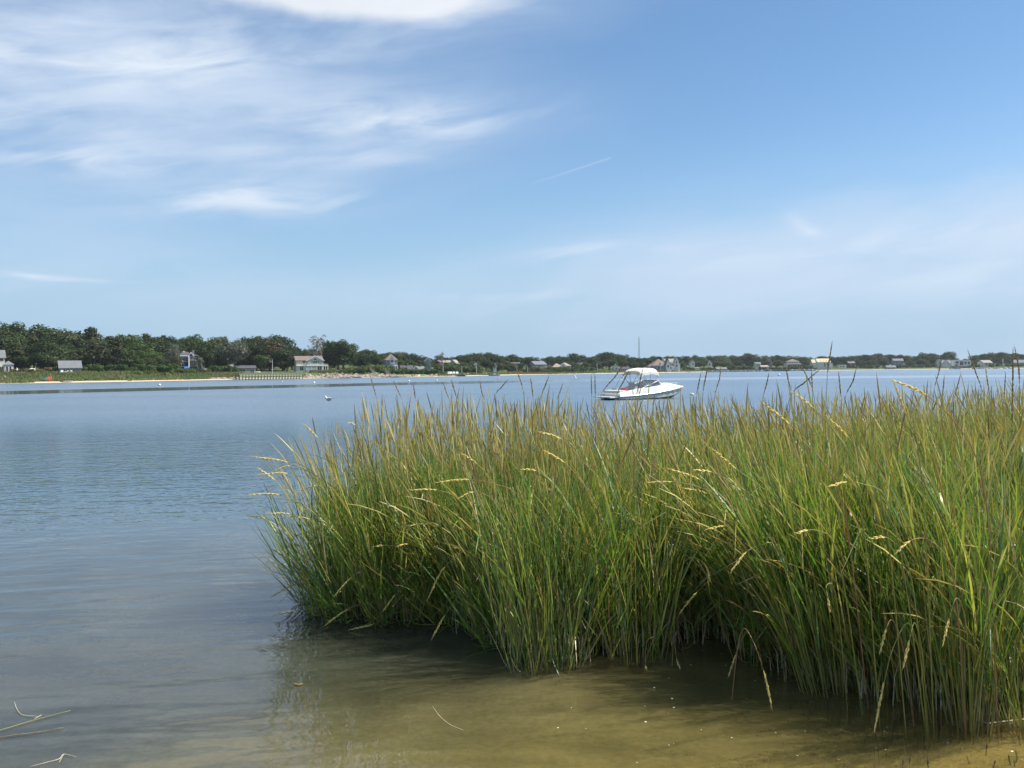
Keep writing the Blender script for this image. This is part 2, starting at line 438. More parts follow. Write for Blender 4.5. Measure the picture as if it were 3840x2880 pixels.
# ------------------------------------------------------------------ water, bottom, land
def water_material():
    ma = bpy.data.materials.new('bay_water'); ma.use_nodes = True
    t = NT(ma.node_tree); t.n.clear()
    o = t.new('ShaderNodeOutputMaterial'); g = t.new('ShaderNodeNewGeometry')
    sx = t.new('ShaderNodeSeparateXYZ'); t.l.new(g.outputs['Position'], sx.inputs[0])
    X, Y = sx.outputs[0], sx.outputs[1]
    big = t.noise(t.xyz(t.m('MULTIPLY', X, 0.02), t.m('MULTIPLY', Y, 0.05)), 1.0, 3.0, 0.5)
    wob = t.noise(t.xyz(t.m('MULTIPLY', X, 0.16), t.m('MULTIPLY', Y, 0.22)), 1.0, 3.0, 0.5)
    # breeze: calm in the lee of the grass, ruffled further out, and one slick of calm water across the bay
    far = t.smooth(t.m('ADD', Y, t.m('MULTIPLY', t.m('SUBTRACT', wob, 0.5), 9.0)), 6.5, 17.0, 0.0, 1.0)
    cl = t.m('ADD', 170.0, t.m('SUBTRACT', t.m('MULTIPLY', X, 0.644), t.m('MULTIPLY', t.m('MULTIPLY', X, X), 0.0054)))
    ds = t.m('ADD', t.m('DIVIDE', t.m('ABSOLUTE', t.m('SUBTRACT', Y, cl)), 23.0), t.m('MULTIPLY', t.m('SUBTRACT', big, 0.5), 0.5))
    slick = t.smooth(ds, 0.90, 1.06, 1.0, 0.0)
    amp = t.m('MULTIPLY', far, t.m('SUBTRACT', 1.0, t.m('MULTIPLY', slick, 0.97)))
    amp = t.m('MULTIPLY', amp, t.smooth(big, 0.3, 0.7, 0.75, 1.15))
    r1 = t.noise(t.xyz(t.m('MULTIPLY', X, 1.9), t.m('MULTIPLY', Y, 3.6), 0.0), 1.0, 3.0, 0.55, 0.3)
    r2 = t.noise(t.xyz(t.m('ADD', t.m('MULTIPLY', X, 0.35), t.m('MULTIPLY', Y, 0.1)), t.m('MULTIPLY', Y, 0.85), 4.0), 1.0, 2.0, 0.5)
    r3 = t.noise(t.xyz(t.m('MULTIPLY', X, 6.0), t.m('MULTIPLY', Y, 8.0), 8.0), 1.0, 2.0, 0.5)
    n1 = t.noise(t.xyz(t.m('ADD', t.m('MULTIPLY', X, 0.55), t.m('MULTIPLY', Y, -0.2)), t.m('ADD', t.m('MULTIPLY', Y, 2.0), t.m('MULTIPLY', X, -0.35)), 2.0), 1.0, 2.0, 0.45, 0.4)
    n2 = t.noise(t.xyz(t.m('MULTIPLY', X, 2.2), t.m('MULTIPLY', Y, 4.4), 6.0), 1.0, 2.0, 0.5)
    h = t.m('MULTIPLY', amp, t.m('ADD', t.m('MULTIPLY', r1, 0.045), t.m('ADD', t.m('MULTIPLY', r2, 0.035), t.m('MULTIPLY', r3, 0.022))))
    hn = t.m('ADD', t.m('MULTIPLY', n1, 0.016), t.m('MULTIPLY', n2, 0.0042))
    hh = t.m('ADD', h, t.m('MULTIPLY', hn, t.smooth(Y, 20.0, 60.0, 1.0, 0.02)))
    b = t.new('ShaderNodeBump'); b.inputs['Strength'].default_value = 1.0; b.inputs['Distance'].default_value = 1.0
    t.put(b.inputs['Height'], hh)
    rough = t.m('MULTIPLY', t.smooth(Y, 10.0, 50.0), t.m('SUBTRACT', 1.0, t.m('MULTIPLY', slick, t.smooth(X, -25.0, 40.0, 0.74, 0.42))))      # wavelets too small to see apart
    fr = t.new('ShaderNodeFresnel'); fr.inputs[0].default_value = 1.5
    t.l.new(b.outputs[0], fr.inputs['Normal'])
    fre = t.m('MULTIPLY', fr.outputs[0], t.m('SUBTRACT', 1.0, t.m('MULTIPLY', t.m('MULTIPLY', rough, 0.24), t.m('SUBTRACT', 1.0, slick))))
    gl = t.new('ShaderNodeBsdfGlossy'); t.put(gl.inputs['Roughness'], t.m('ADD', 0.02, t.m('MULTIPLY', rough, 0.24)))
    gl.inputs['Color'].default_value = (0.96, 0.98, 1.0, 1)
    t.l.new(b.outputs[0], gl.inputs['Normal'])
    q = t.m('SUBTRACT', t.m('MULTIPLY', t.m('SUBTRACT', Y, 4.4), 0.55), t.m('MULTIPLY', t.m('SUBTRACT', X, 1.5), 0.50))
    murk = t.smooth(q, -1.2, 2.0, 0.22, 1.0)
    deep = t.smooth(q, -0.2, 2.2)
    dcol = t.mix(deep, (0.185, 0.152, 0.052, 1), (0.040, 0.043, 0.030, 1))
    silt = t.noise(t.xyz(t.m('MULTIPLY', X, 1.1), t.m('MULTIPLY', Y, 1.7), 3.0), 1.0, 5.0, 0.6, 0.6)
    fine = t.noise(t.xyz(X, Y, 0.0), 26.0, 4.0, 0.7)
    mot = t.m('MULTIPLY', t.smooth(silt, 0.3, 0.7, 0.72, 1.22), t.smooth(fine, 0.3, 0.7, 0.86, 1.12))
    dc = t.new('ShaderNodeVectorMath', operation='SCALE'); t.l.new(dcol, dc.inputs[0]); t.put(dc.inputs['Scale'], mot)
    dcol = dc.outputs[0]
    dcol = t.mix(t.smooth(Y, 8.0, 15.0), dcol, (0.026, 0.066, 0.098, 1))
    df = t.new('ShaderNodeBsdfDiffuse'); t.put(df.inputs[0], dcol)
    ss = t.new('ShaderNodeSubsurfaceScattering', falloff='BURLEY'); t.put(ss.inputs['Color'], dcol)     # light spreads in the turbid shallows
    ss.inputs['Scale'].default_value = 0.16; ss.inputs['Radius'].default_value = (1.0, 0.9, 0.6)
    md = t.new('ShaderNodeMixShader'); t.put(md.inputs[0], t.smooth(Y, 9.5, 10.5)); t.l.new(ss.outputs[0], md.inputs[1]); t.l.new(df.outputs[0], md.inputs[2])
    tr = t.new('ShaderNodeBsdfTransparent'); tr.inputs[0].default_value = (0.86, 0.82, 0.62, 1)
    mb = t.new('ShaderNodeMixShader'); t.put(mb.inputs[0], murk)
    t.l.new(tr.outputs[0], mb.inputs[1]); t.l.new(md.outputs[0], mb.inputs[2])
    mo = t.new('ShaderNodeMixShader')
    t.l.new(fre, mo.inputs[0]); t.l.new(mb.outputs[0], mo.inputs[1]); t.l.new(gl.outputs[0], mo.inputs[2])
    t.l.new(mo.outputs[0], o.inputs[0])
    return ma
ys = [-12, 0, 4, 8, 14, 24, 50, 120, 300, 700, 1500, 4000]
xs = [-3500, -900, -250, -60, -15, -5, 0, 5, 15, 60, 250, 900, 3500]
wvv = [(x, y, 0.0) for y in ys for x in xs]
nx = len(xs)
wq = [(j * nx + i, j * nx + i + 1, (j + 1) * nx + i + 1, (j + 1) * nx + i) for j in range(len(ys) - 1) for i in range(nx - 1)]
tag(link('water', np_mesh('water', wvv, wq, water_material())), 'calm grey blue bay water, brown over the sandy shallows', 'water', kind='structure')

def bed_z(x, y):
    q = (y - 4.4) * 0.55 - (x - 1.5) * 0.5
    d = 0.035 + 0.16 * max(0.0, q + 0.6) ** 1.1
    if y < 3.2: d -= (3.2 - y) * 0.2
    return -max(-0.6, min(2.0, d)) + 0.012 * math.sin(x * 3.1 + y * 1.7) + 0.008 * math.sin(x * 7.7 - y * 5.1)
bx = np.linspace(-14, 16, 91); by = np.linspace(-12, 26, 115)
bv = [(x, y, bed_z(x, y)) for y in by for x in bx]; nbx = len(bx)
bq = [(j * nbx + i, j * nbx + i + 1, (j + 1) * nbx + i + 1, (j + 1) * nbx + i) for j in range(len(by) - 1) for i in range(nbx - 1)]
def sand_material():
    ma = bpy.data.materials.new('muddy_sand'); ma.use_nodes = True
    t = NT(ma.node_tree); t.n.clear()
    p = t.new('ShaderNodeBsdfPrincipled'); o = t.new('ShaderNodeOutputMaterial'); t.l.new(p.outputs[0], o.inputs[0])
    g = t.new('ShaderNodeNewGeometry')
    n = t.noise(g.outputs['Position'], 1.6, 6.0, 0.6); n2 = t.noise(g.outputs['Position'], 22.0, 5.0, 0.7)
    c = t.ramp(n, [(0.3, (0.30, 0.235, 0.10)), (0.55, (0.42, 0.34, 0.155)), (0.75, (0.50, 0.42, 0.20))])
    n3 = t.noise(g.outputs['Position'], 6.0, 5.0, 0.65)
    c2 = t.mix(t.smooth(n2, 0.48, 0.70, 0.0, 0.65), c, (0.13, 0.10, 0.05, 1))
    c2 = t.mix(t.smooth(n3, 0.52, 0.68, 0.0, 0.55), c2, (0.16, 0.125, 0.055, 1))
    t.put(p.inputs['Base Color'], c2); p.inputs['Roughness'].default_value = 0.9
    b = t.new('ShaderNodeBump'); b.inputs['Distance'].default_value = 0.02
    t.put(b.inputs['Height'], n2); t.l.new(b.outputs[0], p.inputs['Normal'])
    return ma
bed = link('seabed', np_mesh('seabed', bv, bq, sand_material()))
bed.data.polygons.foreach_set('use_smooth', [True] * len(bed.data.polygons))
tag(bed, 'brown muddy sand under the shallow water', 'seabed', kind='structure')

def land_material():
    ma = bpy.data.materials.new('shore_ground'); ma.use_nodes = True
    t = NT(ma.node_tree); t.n.clear()
    p = t.new('ShaderNodeBsdfPrincipled'); o = t.new('ShaderNodeOutputMaterial'); t.l.new(p.outputs[0], o.inputs[0])
    g = t.new('ShaderNodeNewGeometry'); sx = t.new('ShaderNodeSeparateXYZ'); t.l.new(g.outputs['Position'], sx.inputs[0])
    n = t.noise(g.outputs['Position'], 0.12, 6.0, 0.65); n2 = t.noise(g.outputs['Position'], 0.6, 5.0, 0.65)
    grass = t.ramp(n2, [(0.3, (0.045, 0.07, 0.02)), (0.55, (0.075, 0.105, 0.03)), (0.75, (0.12, 0.12, 0.055))])
    sand = t.mix(n2, (0.42, 0.35, 0.25, 1), (0.58, 0.50, 0.37, 1))
    f = t.smooth(t.m('ADD', sx.outputs[2], t.m('MULTIPLY', t.m('SUBTRACT', n, 0.5), 0.5)), 0.40, 0.62)
    c = t.mix(f, sand, grass)
    wet = t.smooth(sx.outputs[2], 0.05, 0.16)
    c = t.mix(wet, (0.13, 0.105, 0.075, 1), c)
    t.put(p.inputs['Base Color'], c); p.inputs['Roughness'].default_value = 0.95
    p.inputs['Specular IOR Level'].default_value = 0.15
    return ma
lp = np.arange(-1500, 5601, 40.0)
lt = [-12, -3, 0, 1.5, 3, 5, 7, 10, 13, 16, 20, 25, 30, 36, 45, 60, 90, 140, 220, 400, 900, 3000]
lv = []
for t_ in lt:
    for px_ in lp:
        jag = 0.9 * math.sin(px_ * 0.031) + 0.7 * math.sin(px_ * 0.083 + 1)
        v = place(px_, t_)
        lv.append((v.x, v.y + (jag if t_ < 30 else 0), v.z + (0 if t_ < 40 else 0.5 * math.sin(px_ * 0.02 + t_))))
nl = len(lp)
lq = [(j * nl + i, j * nl + i + 1, (j + 1) * nl + i + 1, (j + 1) * nl + i) for j in range(len(lt) - 1) for i in range(nl - 1)]
land = link('terrain', np_mesh('terrain', lv, lq, land_material()))
land.data.polygons.foreach_set('use_smooth', [True] * len(land.data.polygons))
tag(land, 'far shore of grass banks and pale sand beach', 'shore', kind='structure')

# ------------------------------------------------------------------ trees and shrubs of the far shore
def cards(centers, normals, sizes, rng):
    n = len(centers)
    r = rng.normal(size=(n, 3)); nn = normals + 0.75 * rng.normal(size=(n, 3)) * 0.6
    nn /= np.linalg.norm(nn, axis=1, keepdims=True)
    a = np.cross(nn, r); a /= np.linalg.norm(a, axis=1, keepdims=True) + 1e-9
    b = np.cross(nn, a)
    s = sizes[:, None]; k = (0.45 + 0.5 * rng.random(n))[:, None]
    v = np.stack([centers - a * s, centers - b * s * k, centers + a * s, centers + b * s * k], 1)
    q = np.arange(n * 4).reshape(n, 4)
    return v.reshape(-1, 3), q
def crown(name, lobes, n, size, rng, matl, shell=(0.62, 1.06), flat=1.0):
    c = np.array([l[0] for l in lobes]); r = np.array([l[1] for l in lobes])
    idx = rng.choice(len(lobes), size=n, p=r ** 2 / (r ** 2).sum())
    d = rng.normal(size=(n, 3)); d[:, 2] += 0.25; d /= np.linalg.norm(d, axis=1, keepdims=True)
    rad = r[idx] * rng.uniform(shell[0], shell[1], n)
    dd = d.copy(); dd[:, 2] *= flat
    p = c[idx] + dd * rad[:, None]
    v, q = cards(p, d, size * rng.uniform(0.6, 1.25, n), rng)
    return np_mesh(name, v, q, matl)
def lobes_round(rng, n, cz, rx, rz, r0, r1):
    out = []
    for i in range(n):
        d = rng.normal(size=3); d /= np.linalg.norm(d); k = rng.uniform(0.35, 0.85)
        out.append(((d[0] * rx * k, d[1] * rx * k, cz + d[2] * rz * k), rng.uniform(r0, r1)))
    return out
def trunk_mesh(name, h, r, limbs, rng, matl):
    b = MB()
    x = y = 0.0; pts = []; rad = []
    for i in range(6):
        u = i / 5
        pts.append((x, y, h * u)); rad.append(r * (1 - 0.65 * u) * (1.35 if i == 0 else 1))
        x += rng.uniform(-0.25, 0.25); y += rng.uniform(-0.25, 0.25)
    b.tube(pts, rad, 7)
    for k in range(limbs):
        u = rng.uniform(0.35, 0.95); i = int(u * 5); p = Vector(pts[i]); a = rng.uniform(0, 6.28)
        L = h * rng.uniform(0.35, 0.6)
        q = p + Vector((math.cos(a) * L * 0.45, math.sin(a) * L * 0.45, L * 0.35))
        e = p + Vector((math.cos(a) * L * 0.75, math.sin(a) * L * 0.75, L * rng.uniform(0.6, 0.95)))
        b.tube([p, q, e], [rad[i] * 0.55, rad[i] * 0.35, rad[i] * 0.12], 5)
    return b.mesh(name, matl, True)
TREE = {}
def proto(kind, variants, fn):
    TREE[kind] = [fn(np.random.default_rng(100 + 17 * i + sum(map(ord, kind)))) for i in range(variants)]
def oak(matl, nl=30, n=5600, rx=6.2, rz=5.6, cz=7.7, size=0.38):
    def f(rng):
        L = lobes_round(rng, nl, cz, rx, rz, 1.7, 3.1)
        return trunk_mesh('trunk', 8.5, 0.36, 6, rng, M['bark']), crown('crown', L, n, size, rng, M[matl]), 14.0
    return f
proto('oak', 5, oak('leaf_dark'))
proto('green', 3, oak('leaf_mid'))
proto('olive', 3, oak('leaf_olive'))
proto('bronze', 1, oak('leaf_brown'))
proto('pale', 2, oak('leaf_grey', 24, 2600, 5.4, 5.6, 8.0, 0.33))
def pine(rng):
    L = []
    for i in range(26):
        z = 4.0 + 9.6 * (i + rng.uniform(0, 1)) / 26; a = rng.uniform(0, 6.28); k = (1.1 - (z - 4.5) / 11) * rng.uniform(0.4, 1.0) * 4.6
        L.append(((math.cos(a) * k, math.sin(a) * k, z), rng.uniform(1.0, 1.8)))
    return trunk_mesh('trunk', 12.0, 0.30, 9, rng, M['bark']), crown('crown', L, 3000, 0.32, rng, M['leaf_olive'], (0.3, 1.05), 0.6), 14.0
proto('pine', 3, pine)
def bare(rng):
    b = MB()
    pts = [(0, 0, 0), (0.2, 0, 4), (0, 0.2, 8), (0.1, 0, 13.4)]
    b.tube(pts, [0.34, 0.28, 0.2, 0.05], 6)
    L = []
    for k in range(46):
        z = rng.uniform(3.5, 11.5); a = rng.uniform(0, 6.28); ln = rng.uniform(2.0, 4.6) * (1.15 - z / 18)
        up = rng.uniform(0.7, 1.2)
        e = (math.cos(a) * ln, math.sin(a) * ln, z + ln * up)
        b.tube([(0.1, 0, z), (e[0] * 0.5, e[1] * 0.5, z + ln * up * 0.35), e], [0.09, 0.06, 0.02], 4)
        L.append((e, rng.uniform(0.5, 0.9))); L.append(((e[0] * 0.6, e[1] * 0.6, z + ln * up * 0.5), 0.6))
    return b.mesh('trunk', M['palebark'], True), crown('crown', L, 900, 0.22, rng, M['needle_dead'], (0.1, 1.1)), 14.0
proto('bare', 1, bare)
def shrubp(matl):
    def f(rng):
        L = [((rng.uniform(-1.0, 1.0), rng.uniform(-1.0, 1.0), rng.uniform(0.3, 1.25)), rng.uniform(0.4, 0.75)) for _ in range(11)]
        b = MB()
        for k in range(5):
            a = k * 1.256; b.tube([(0, 0, -0.2), (0.3 * math.cos(a), 0.3 * math.sin(a), 0.5), (0.7 * math.cos(a), 0.7 * math.sin(a), 1.2)], [0.05, 0.04, 0.02], 4)
        return b.mesh('stem', M['bark']), crown('foliage', L, 620, 0.17, rng, M[matl]), 2.0
    return f
proto('shrub', 3, shrubp('shrub'))
proto('dshrub', 2, shrubp('leaf_mid'))
proto('bshrub', 2, shrubp('shrub_brown'))

def tree(name, kind, px, t, ytop, label, group=None, wide=1.0, cat='tree'):
    g = place(px, t); Y = g.y
    ztop = at(px, ytop, Y).z
    tr, cr, h0 = RND.choice(TREE[kind])
    s = max(0.25, (ztop - g.z) / h0)
    e = empty(name, (g.x, g.y, g.z - 0.1), RND.uniform(0, 6.28), label, cat, group)
    e.scale = (s * wide, s * wide, s)
    part = ('stem', 'foliage') if cat == 'shrub' else ('trunk', 'crown')
    link(part[0], tr, e); link(part[1], cr, e)
    return e

SKY_X = [-300, 0, 45, 80, 105, 130, 160, 250, 290, 318, 345, 390, 440, 480, 500, 540, 600, 640, 680, 720, 770, 830, 880, 915, 950, 1000, 1050, 1090, 1115, 1150, 1225, 1240, 1265, 1310, 1350, 1372, 1400, 1430, 1470, 1500, 1540, 1570, 1600, 1625, 1660, 1690, 1720, 1790, 1840, 1880, 1910, 1960, 2060, 2120, 2150, 2185, 2205, 2260, 2300, 2340, 2400, 2440, 2480, 2560, 2595, 2660, 2672, 2710, 2740, 2780, 2800, 2840, 2900, 2970, 3000, 3040, 3090, 3150, 3200, 3240, 3330, 3380, 3430, 3460, 3520, 3560, 3590, 3604, 3622, 3640, 3670, 3720, 3800, 3840, 4200]
SKY_Y = [1215, 1215, 1202, 1222, 1232, 1215, 1210, 1214, 1228, 1240, 1227, 1241, 1244, 1240, 1232, 1248, 1250, 1238, 1250, 1252, 1247, 1260, 1258, 1256, 1250, 1250, 1252, 1272, 1300, 1308, 1305, 1268, 1266, 1285, 1310, 1303, 1312, 1325, 1317, 1315, 1322, 1325, 1335, 1323, 1335, 1337, 1328, 1322, 1322, 1333, 1327, 1337, 1335, 1330, 1324, 1330, 1340, 1322, 1319, 1330, 1340, 1334, 1330, 1335, 1327, 1343, 1327, 1328, 1335, 1325, 1322, 1335, 1328, 1325, 1333, 1340, 1332, 1335, 1333, 1327, 1325, 1332, 1332, 1322, 1323, 1319, 1330, 1347, 1350, 1325, 1330, 1317, 1320, 1322, 1322]
def skyl(px): return float(np.interp(px, SKY_X, SKY_Y))
LMARK = [(10, 'the cream house with sunroom'), (264, 'the grey beach cottage'), (470, 'the pale trunked pine'), (700, 'the stone terrace house'), (865, 'the pale boulders'), (1022, 'the pier flagpole'), (1165, 'the cream gabled house'),
         (1268, 'the white bench'), (1355, 'the orange kayak'), (1470, 'the hip roofed house'), (1530, 'the chimneyed cottage'), (1604, 'the grey ridge house'), (1690, 'the white lawn chairs'), (1787, 'the two pennant flagpole'), (1855, 'the small sand beach'),
         (1930, 'the white awning'), (2030, 'the grey shore house'), (2110, 'the twin tan roofs'), (2182, 'the little white gable'), (2240, 'the hanging flag'), (2330, 'the blue roofed cottage'), (2400, 'the radio mast'), (2490, 'the mansion'), (2575, 'the mansion hedge'),
         (2640, 'the lawn shed'), (2706, 'the grey boathouse'), (2770, 'the first moored skiffs'), (2845, 'the cream porch house'), (2890, 'the steep gabled house'), (2977, 'the verandah mansion'), (3085, 'the dormered house'), (3160, 'the flat pavilion'), (3195, 'the red chimney house'),
         (3260, 'the bare stretch of bank'), (3343, 'the weathered boathouse'), (3372, 'the grey gambrel house'), (3450, 'the green lawn'), (3550, 'the porched house'), (3607, 'the modern flat roofed house'), (3660, 'the gap in the tree line'), (3705, 'the long white roofed house'), (3761, 'the tall pale post'), (3830, 'the end house')]
def zone(px, row, kind):
    near = min(LMARK, key=lambda l: abs(l[0] - px))[1]
    look = {'oak': 'dark green rounded tree', 'olive': 'olive toned tree', 'green': 'fresh green tree', 'pine': 'open crowned pine'}[kind]
    return '%s %s %s' % (look, {1.0: 'topping the skyline behind', 0.8: 'half way back behind'}.get(row, 'low in front by'), near), 'far shore trees by ' + near[4:]
def sky_row(x0, x1, step, t, frac, kinds, jit, wide=1.0):
    x = x0
    while x < x1:
        px = x + RND.uniform(-jit, jit); tt = t + RND.uniform(-8, 8)
        base = at(px, 1400, shore(px) + tt)
        w2 = step * 0.35
        ys_ = max(skyl(px), skyl(px - w2) - 6, skyl(px + w2) - 6)      # keep clear of dips in the tree line
        yb = horizon_y(px) - (land_z(px, tt) - CAM_H) / (shore(px) + tt) * F_PX
        yt = yb - (yb - ys_) * frac * RND.uniform(0.97, 1.05)
        k = RND.choice(kinds); lab, grp = zone(px, frac, k)
        tree({'pine': 'pine_tree'}.get(k, 'broadleaf_tree'), k, px, tt, yt, lab, grp, wide)
        x += step * RND.uniform(0.85, 1.15)
KL = ['oak', 'oak', 'oak', 'oak', 'olive', 'green', 'pine']
sky_row(-160, 1100, 56, 108, 1.0, KL, 10, 1.1)
sky_row(-150, 1090, 66, 76, 0.80, KL, 14, 1.15)
sky_row(-120, 640, 92, 50, 0.60, ['oak', 'olive', 'oak', 'pine', 'green'], 16, 1.2)
sky_row(-140, 650, 70, 44, 0.40, ['oak', 'oak', 'olive'], 16, 1.5)
sky_row(740, 1100, 60, 58, 0.42, ['oak', 'oak', 'olive'], 16, 1.5)
sky_row(760, 860, 60, 48, 0.62, ['oak', 'oak'], 6, 1.0)
sky_row(960, 1080, 60, 52, 0.78, ['oak', 'green'], 6, 1.0)
sky_row(1100, 1440, 38, 80, 1.0, ['oak', 'oak', 'olive', 'green'], 8, 1.2)
sky_row(1240, 1430, 46, 50, 0.72, ['oak', 'oak', 'pine'], 8, 1.05)
sky_row(1440, 2230, 34, 84, 1.0, ['oak', 'oak', 'oak', 'olive'], 8, 1.4)
sky_row(1500, 2230, 46, 56, 0.62, ['oak', 'oak', 'olive', 'green'], 10, 1.6)
sky_row(2230, 3960, 35, 92, 1.0, ['oak', 'oak', 'oak', 'olive', 'green'], 8, 1.45)
sky_row(2240, 3960, 46, 70, 0.62, ['oak', 'oak', 'olive', 'green'], 10, 1.7)
# single trees one can name
tree('bare_tree', 'bare', 1190, 60, 1254, 'grey half bare tree rising behind the cream gabled house', None, 1.25)
tree('bronze_tree', 'bronze', 1010, 44, 1268, 'bronze brown leaved tree behind the flagpole', None, 1.15)
tree('pale_tree', 'pale', 880, 34, 1268, 'pale grey green tree standing at the end of the timber pier', None, 1.15)
tree('pale_tree', 'pale', 655, 38, 1284, 'thin pale grey green tree in front of the terraced house', None, 0.7)
tree('thin_tree', 'pale', 738, 33, 1330, 'low pale tree at the corner of the terraced house', None, 1.0)
tree('thin_tree', 'olive', 648, 34, 1330, 'low olive tree crowding the terraced house wall', None, 1.1)
tree('leaning_pine', 'pine', 430, 34, 1262, 'open pine with pale trunk beside the beach cottage', None, 1.15)
tree('leaning_pine', 'pine', 355, 38, 1272, 'pine with bare pale limbs leaning over the beach cottage', None, 1.2)
tree('round_tree', 'oak', 1268, 40, 1266, 'big rounded dark tree right beside the cream gabled house porch', None, 1.2)
tree('round_tree', 'oak', 1060, 36, 1300, 'broad dark tree shading the cream gabled house wall', None, 1.35)
tree('round_tree', 'green', 975, 40, 1318, 'low bright green tree behind the pier beside the flagpole', None, 1.2)
tree('small_bare_tree', 'bare', 1655, 60, 1318, 'tiny bare tree poking above the ridge behind the cottage roofs', None, 0.8)
# shrubs
def shrubs(x0, x1, n, t0, t1, kind, hpx, label, group):
    for i in range(n):
        px = x0 + (x1 - x0) * (i + 0.5) / n + RND.uniform(-4, 4); t = RND.uniform(t0, t1)
        g = place(px, t); yb = horizon_y(px) - (g.z - CAM_H) / g.y * F_PX
        tree('shore_shrub', kind, px, t, yb - RND.uniform(*hpx), label, group, RND.uniform(1.0, 1.5), 'shrub')
shrubs(-20, 330, 12, 24, 34, 'bshrub', (12, 26), 'brownish shrub on the bank in front of the beach cottage', 'shrubs before the beach cottage')
shrubs(300, 660, 12, 26, 36, 'dshrub', (22, 40), 'dark green shrub at the foot of the shore wood', 'shrubs at the foot of the wood')
shrubs(500, 660, 5, 17, 22, 'shrub', (14, 22), 'small round green shrub on the grassy bank', 'round shrubs on the grassy bank')
shrubs(660, 800, 9, 20, 26, 'shrub', (16, 26), 'green shrub below the terraced house wall', 'shrubs below the terraced house')
shrubs(790, 900, 6, 22, 28, 'dshrub', (22, 36), 'dark shrub above the pale boulders', 'shrubs above the pale boulders')
shrubs(1190, 1300, 4, 14, 20, 'dshrub', (8, 14), 'low shrub on the rocky bank before the cream house', 'shrubs before the cream house')
shrubs(1285, 1480, 18, 11, 20, 'shrub', (18, 32), 'leafy green shrub above the rock revetment and wooden stairs', 'shrubs above the revetment')
shrubs(1480, 1660, 14, 12, 22, 'dshrub', (12, 24), 'green shrub on the bank below the chimneyed cottage', 'shrubs below the chimneyed cottage')
shrubs(1660, 1780, 8, 30, 40, 'dshrub', (30, 46), 'dark shrub behind the white lawn chairs', 'shrubs behind the lawn chairs')
shrubs(1960, 2040, 5, 24, 32, 'bshrub', (14, 30), 'reddish brown shrub beside the grey house', 'shrubs beside the grey house')
shrubs(2060, 2220, 14, 22, 34, 'leafy' if False else 'dshrub', (16, 28), 'grey green shrub below the twin tan roofs', 'shrubs below the twin tan roofs')
shrubs(2560, 2680, 8, 30, 40, 'dshrub', (8, 16), 'clipped hedge shrub on the lawn beside the mansion', 'hedge shrubs beside the mansion')
shrubs(2700, 3050, 18, 34, 44, 'dshrub', (10, 24), 'far dark shrub on the bank behind the white skiffs', 'shrubs behind the skiffs')
shrubs(3140, 3840, 26, 38, 48, 'dshrub', (8, 18), 'far shrub by the distant beach houses', 'shrubs by the distant beach houses')

# ------------------------------------------------------------------ bank grass of the far shore
def bank_grass(name, label, spans, n, hgt, palette):
    P, C, Hh = [], [], []
    for i in range(n):
        x0, x1, t0, t1 = spans[i % len(spans)]
        px = RND.uniform(x0, x1); t = RND.uniform(t0, t1)
        P.append(place(px, t)); h = RND.uniform(*hgt); Hh.append(h)
        pt = 0.5 + 0.5 * math.sin(px * 0.021 + 1.7 * math.sin(t * 0.31)) * math.cos(t * 0.22 + px * 0.008)
        c = palette[min(len(palette) - 1, int((0.35 * RND.random() + 0.65 * pt) * len(palette)))]
        k = RND.uniform(0.75, 1.25); C.append([x * k for x in c])
    P = np.array(P); Hh = np.array(Hh)[:, None]; n = len(P)
    a = RNG.uniform(0, 6.28, n); wd = RNG.uniform(0.12, 0.3, n)
    sd = np.stack([np.cos(a) * wd, np.sin(a) * wd, 0 * a], 1)
    ln = np.stack([RNG.normal(0, 0.15, n), RNG.normal(0, 0.15, n), np.ones(n)], 1) * Hh
    v = np.stack([P - sd - [0, 0, 0.15], P + sd - [0, 0, 0.15], P + ln + sd * 0.35, P + ln - sd * 0.35], 1)
    q = np.arange(n * 4).reshape(n, 4)
    return tag(link(name, np_mesh(name, v, q, M['blade'], np.repeat(np.array(C), 4, 0))), label, 'grass', kind='stuff')
PG = [(0.15, 0.20, 0.06), (0.13, 0.18, 0.055), (0.17, 0.20, 0.07), (0.20, 0.20, 0.08), (0.20, 0.17, 0.08)]
bank_grass('bank_grass', 'tall green and rust marsh grass along the bank below the wood', [(-60, 130, 2, 25), (130, 360, 7, 25), (300, 560, 8, 25), (480, 790, 4, 19), (760, 900, 7, 18)], 17500, (0.35, 0.9), PG)
bank_grass('shore_meadow', 'yellow green grass fringe along the middle shore', [(1640, 1860, 3, 22), (1860, 2240, 8, 24), (1960, 2230, 3, 14), (1160, 1300, 12, 18), (2200, 2700, 8, 30)], 7000, (0.5, 1.1), [(0.17, 0.17, 0.06), (0.13, 0.15, 0.05), (0.20, 0.17, 0.075)])

# ------------------------------------------------------------------ rocks
def rocks(name, label, spans, n, rr):
    b = MB()
    for i in range(n):
        x0, x1, t0, t1 = spans[i % len(spans)]
        px = RND.uniform(x0, x1); t = RND.uniform(t0, t1); g = place(px, t); r = RND.uniform(*rr)
        k0 = len(b.v); b.ball((0, 0, 0), r, 6, 4, RND.uniform(0.55, 0.9))
        rz = RND.uniform(0, 6.28); c, s_ = math.cos(rz), math.sin(rz); sx_ = RND.uniform(0.8, 1.5)
        for j in range(k0, len(b.v)):
            x, y, z = b.v[j]; f = RND.uniform(0.75, 1.2); x *= f * sx_; y *= f; z *= f
            b.v[j] = (g.x + x * c - y * s_, g.y + x * s_ + y * c, g.z + z + r * 0.25)
    return tag(b.build(name, M['stone']), label, 'rocks', kind='stuff')
rocks('rock_revetment', 'tumbled grey and pink stone riprap along the bank', [(1140, 1660, 2, 9), (1140, 1480, 3, 11), (1290, 1560, 2, 7)], 620, (0.3, 0.75))
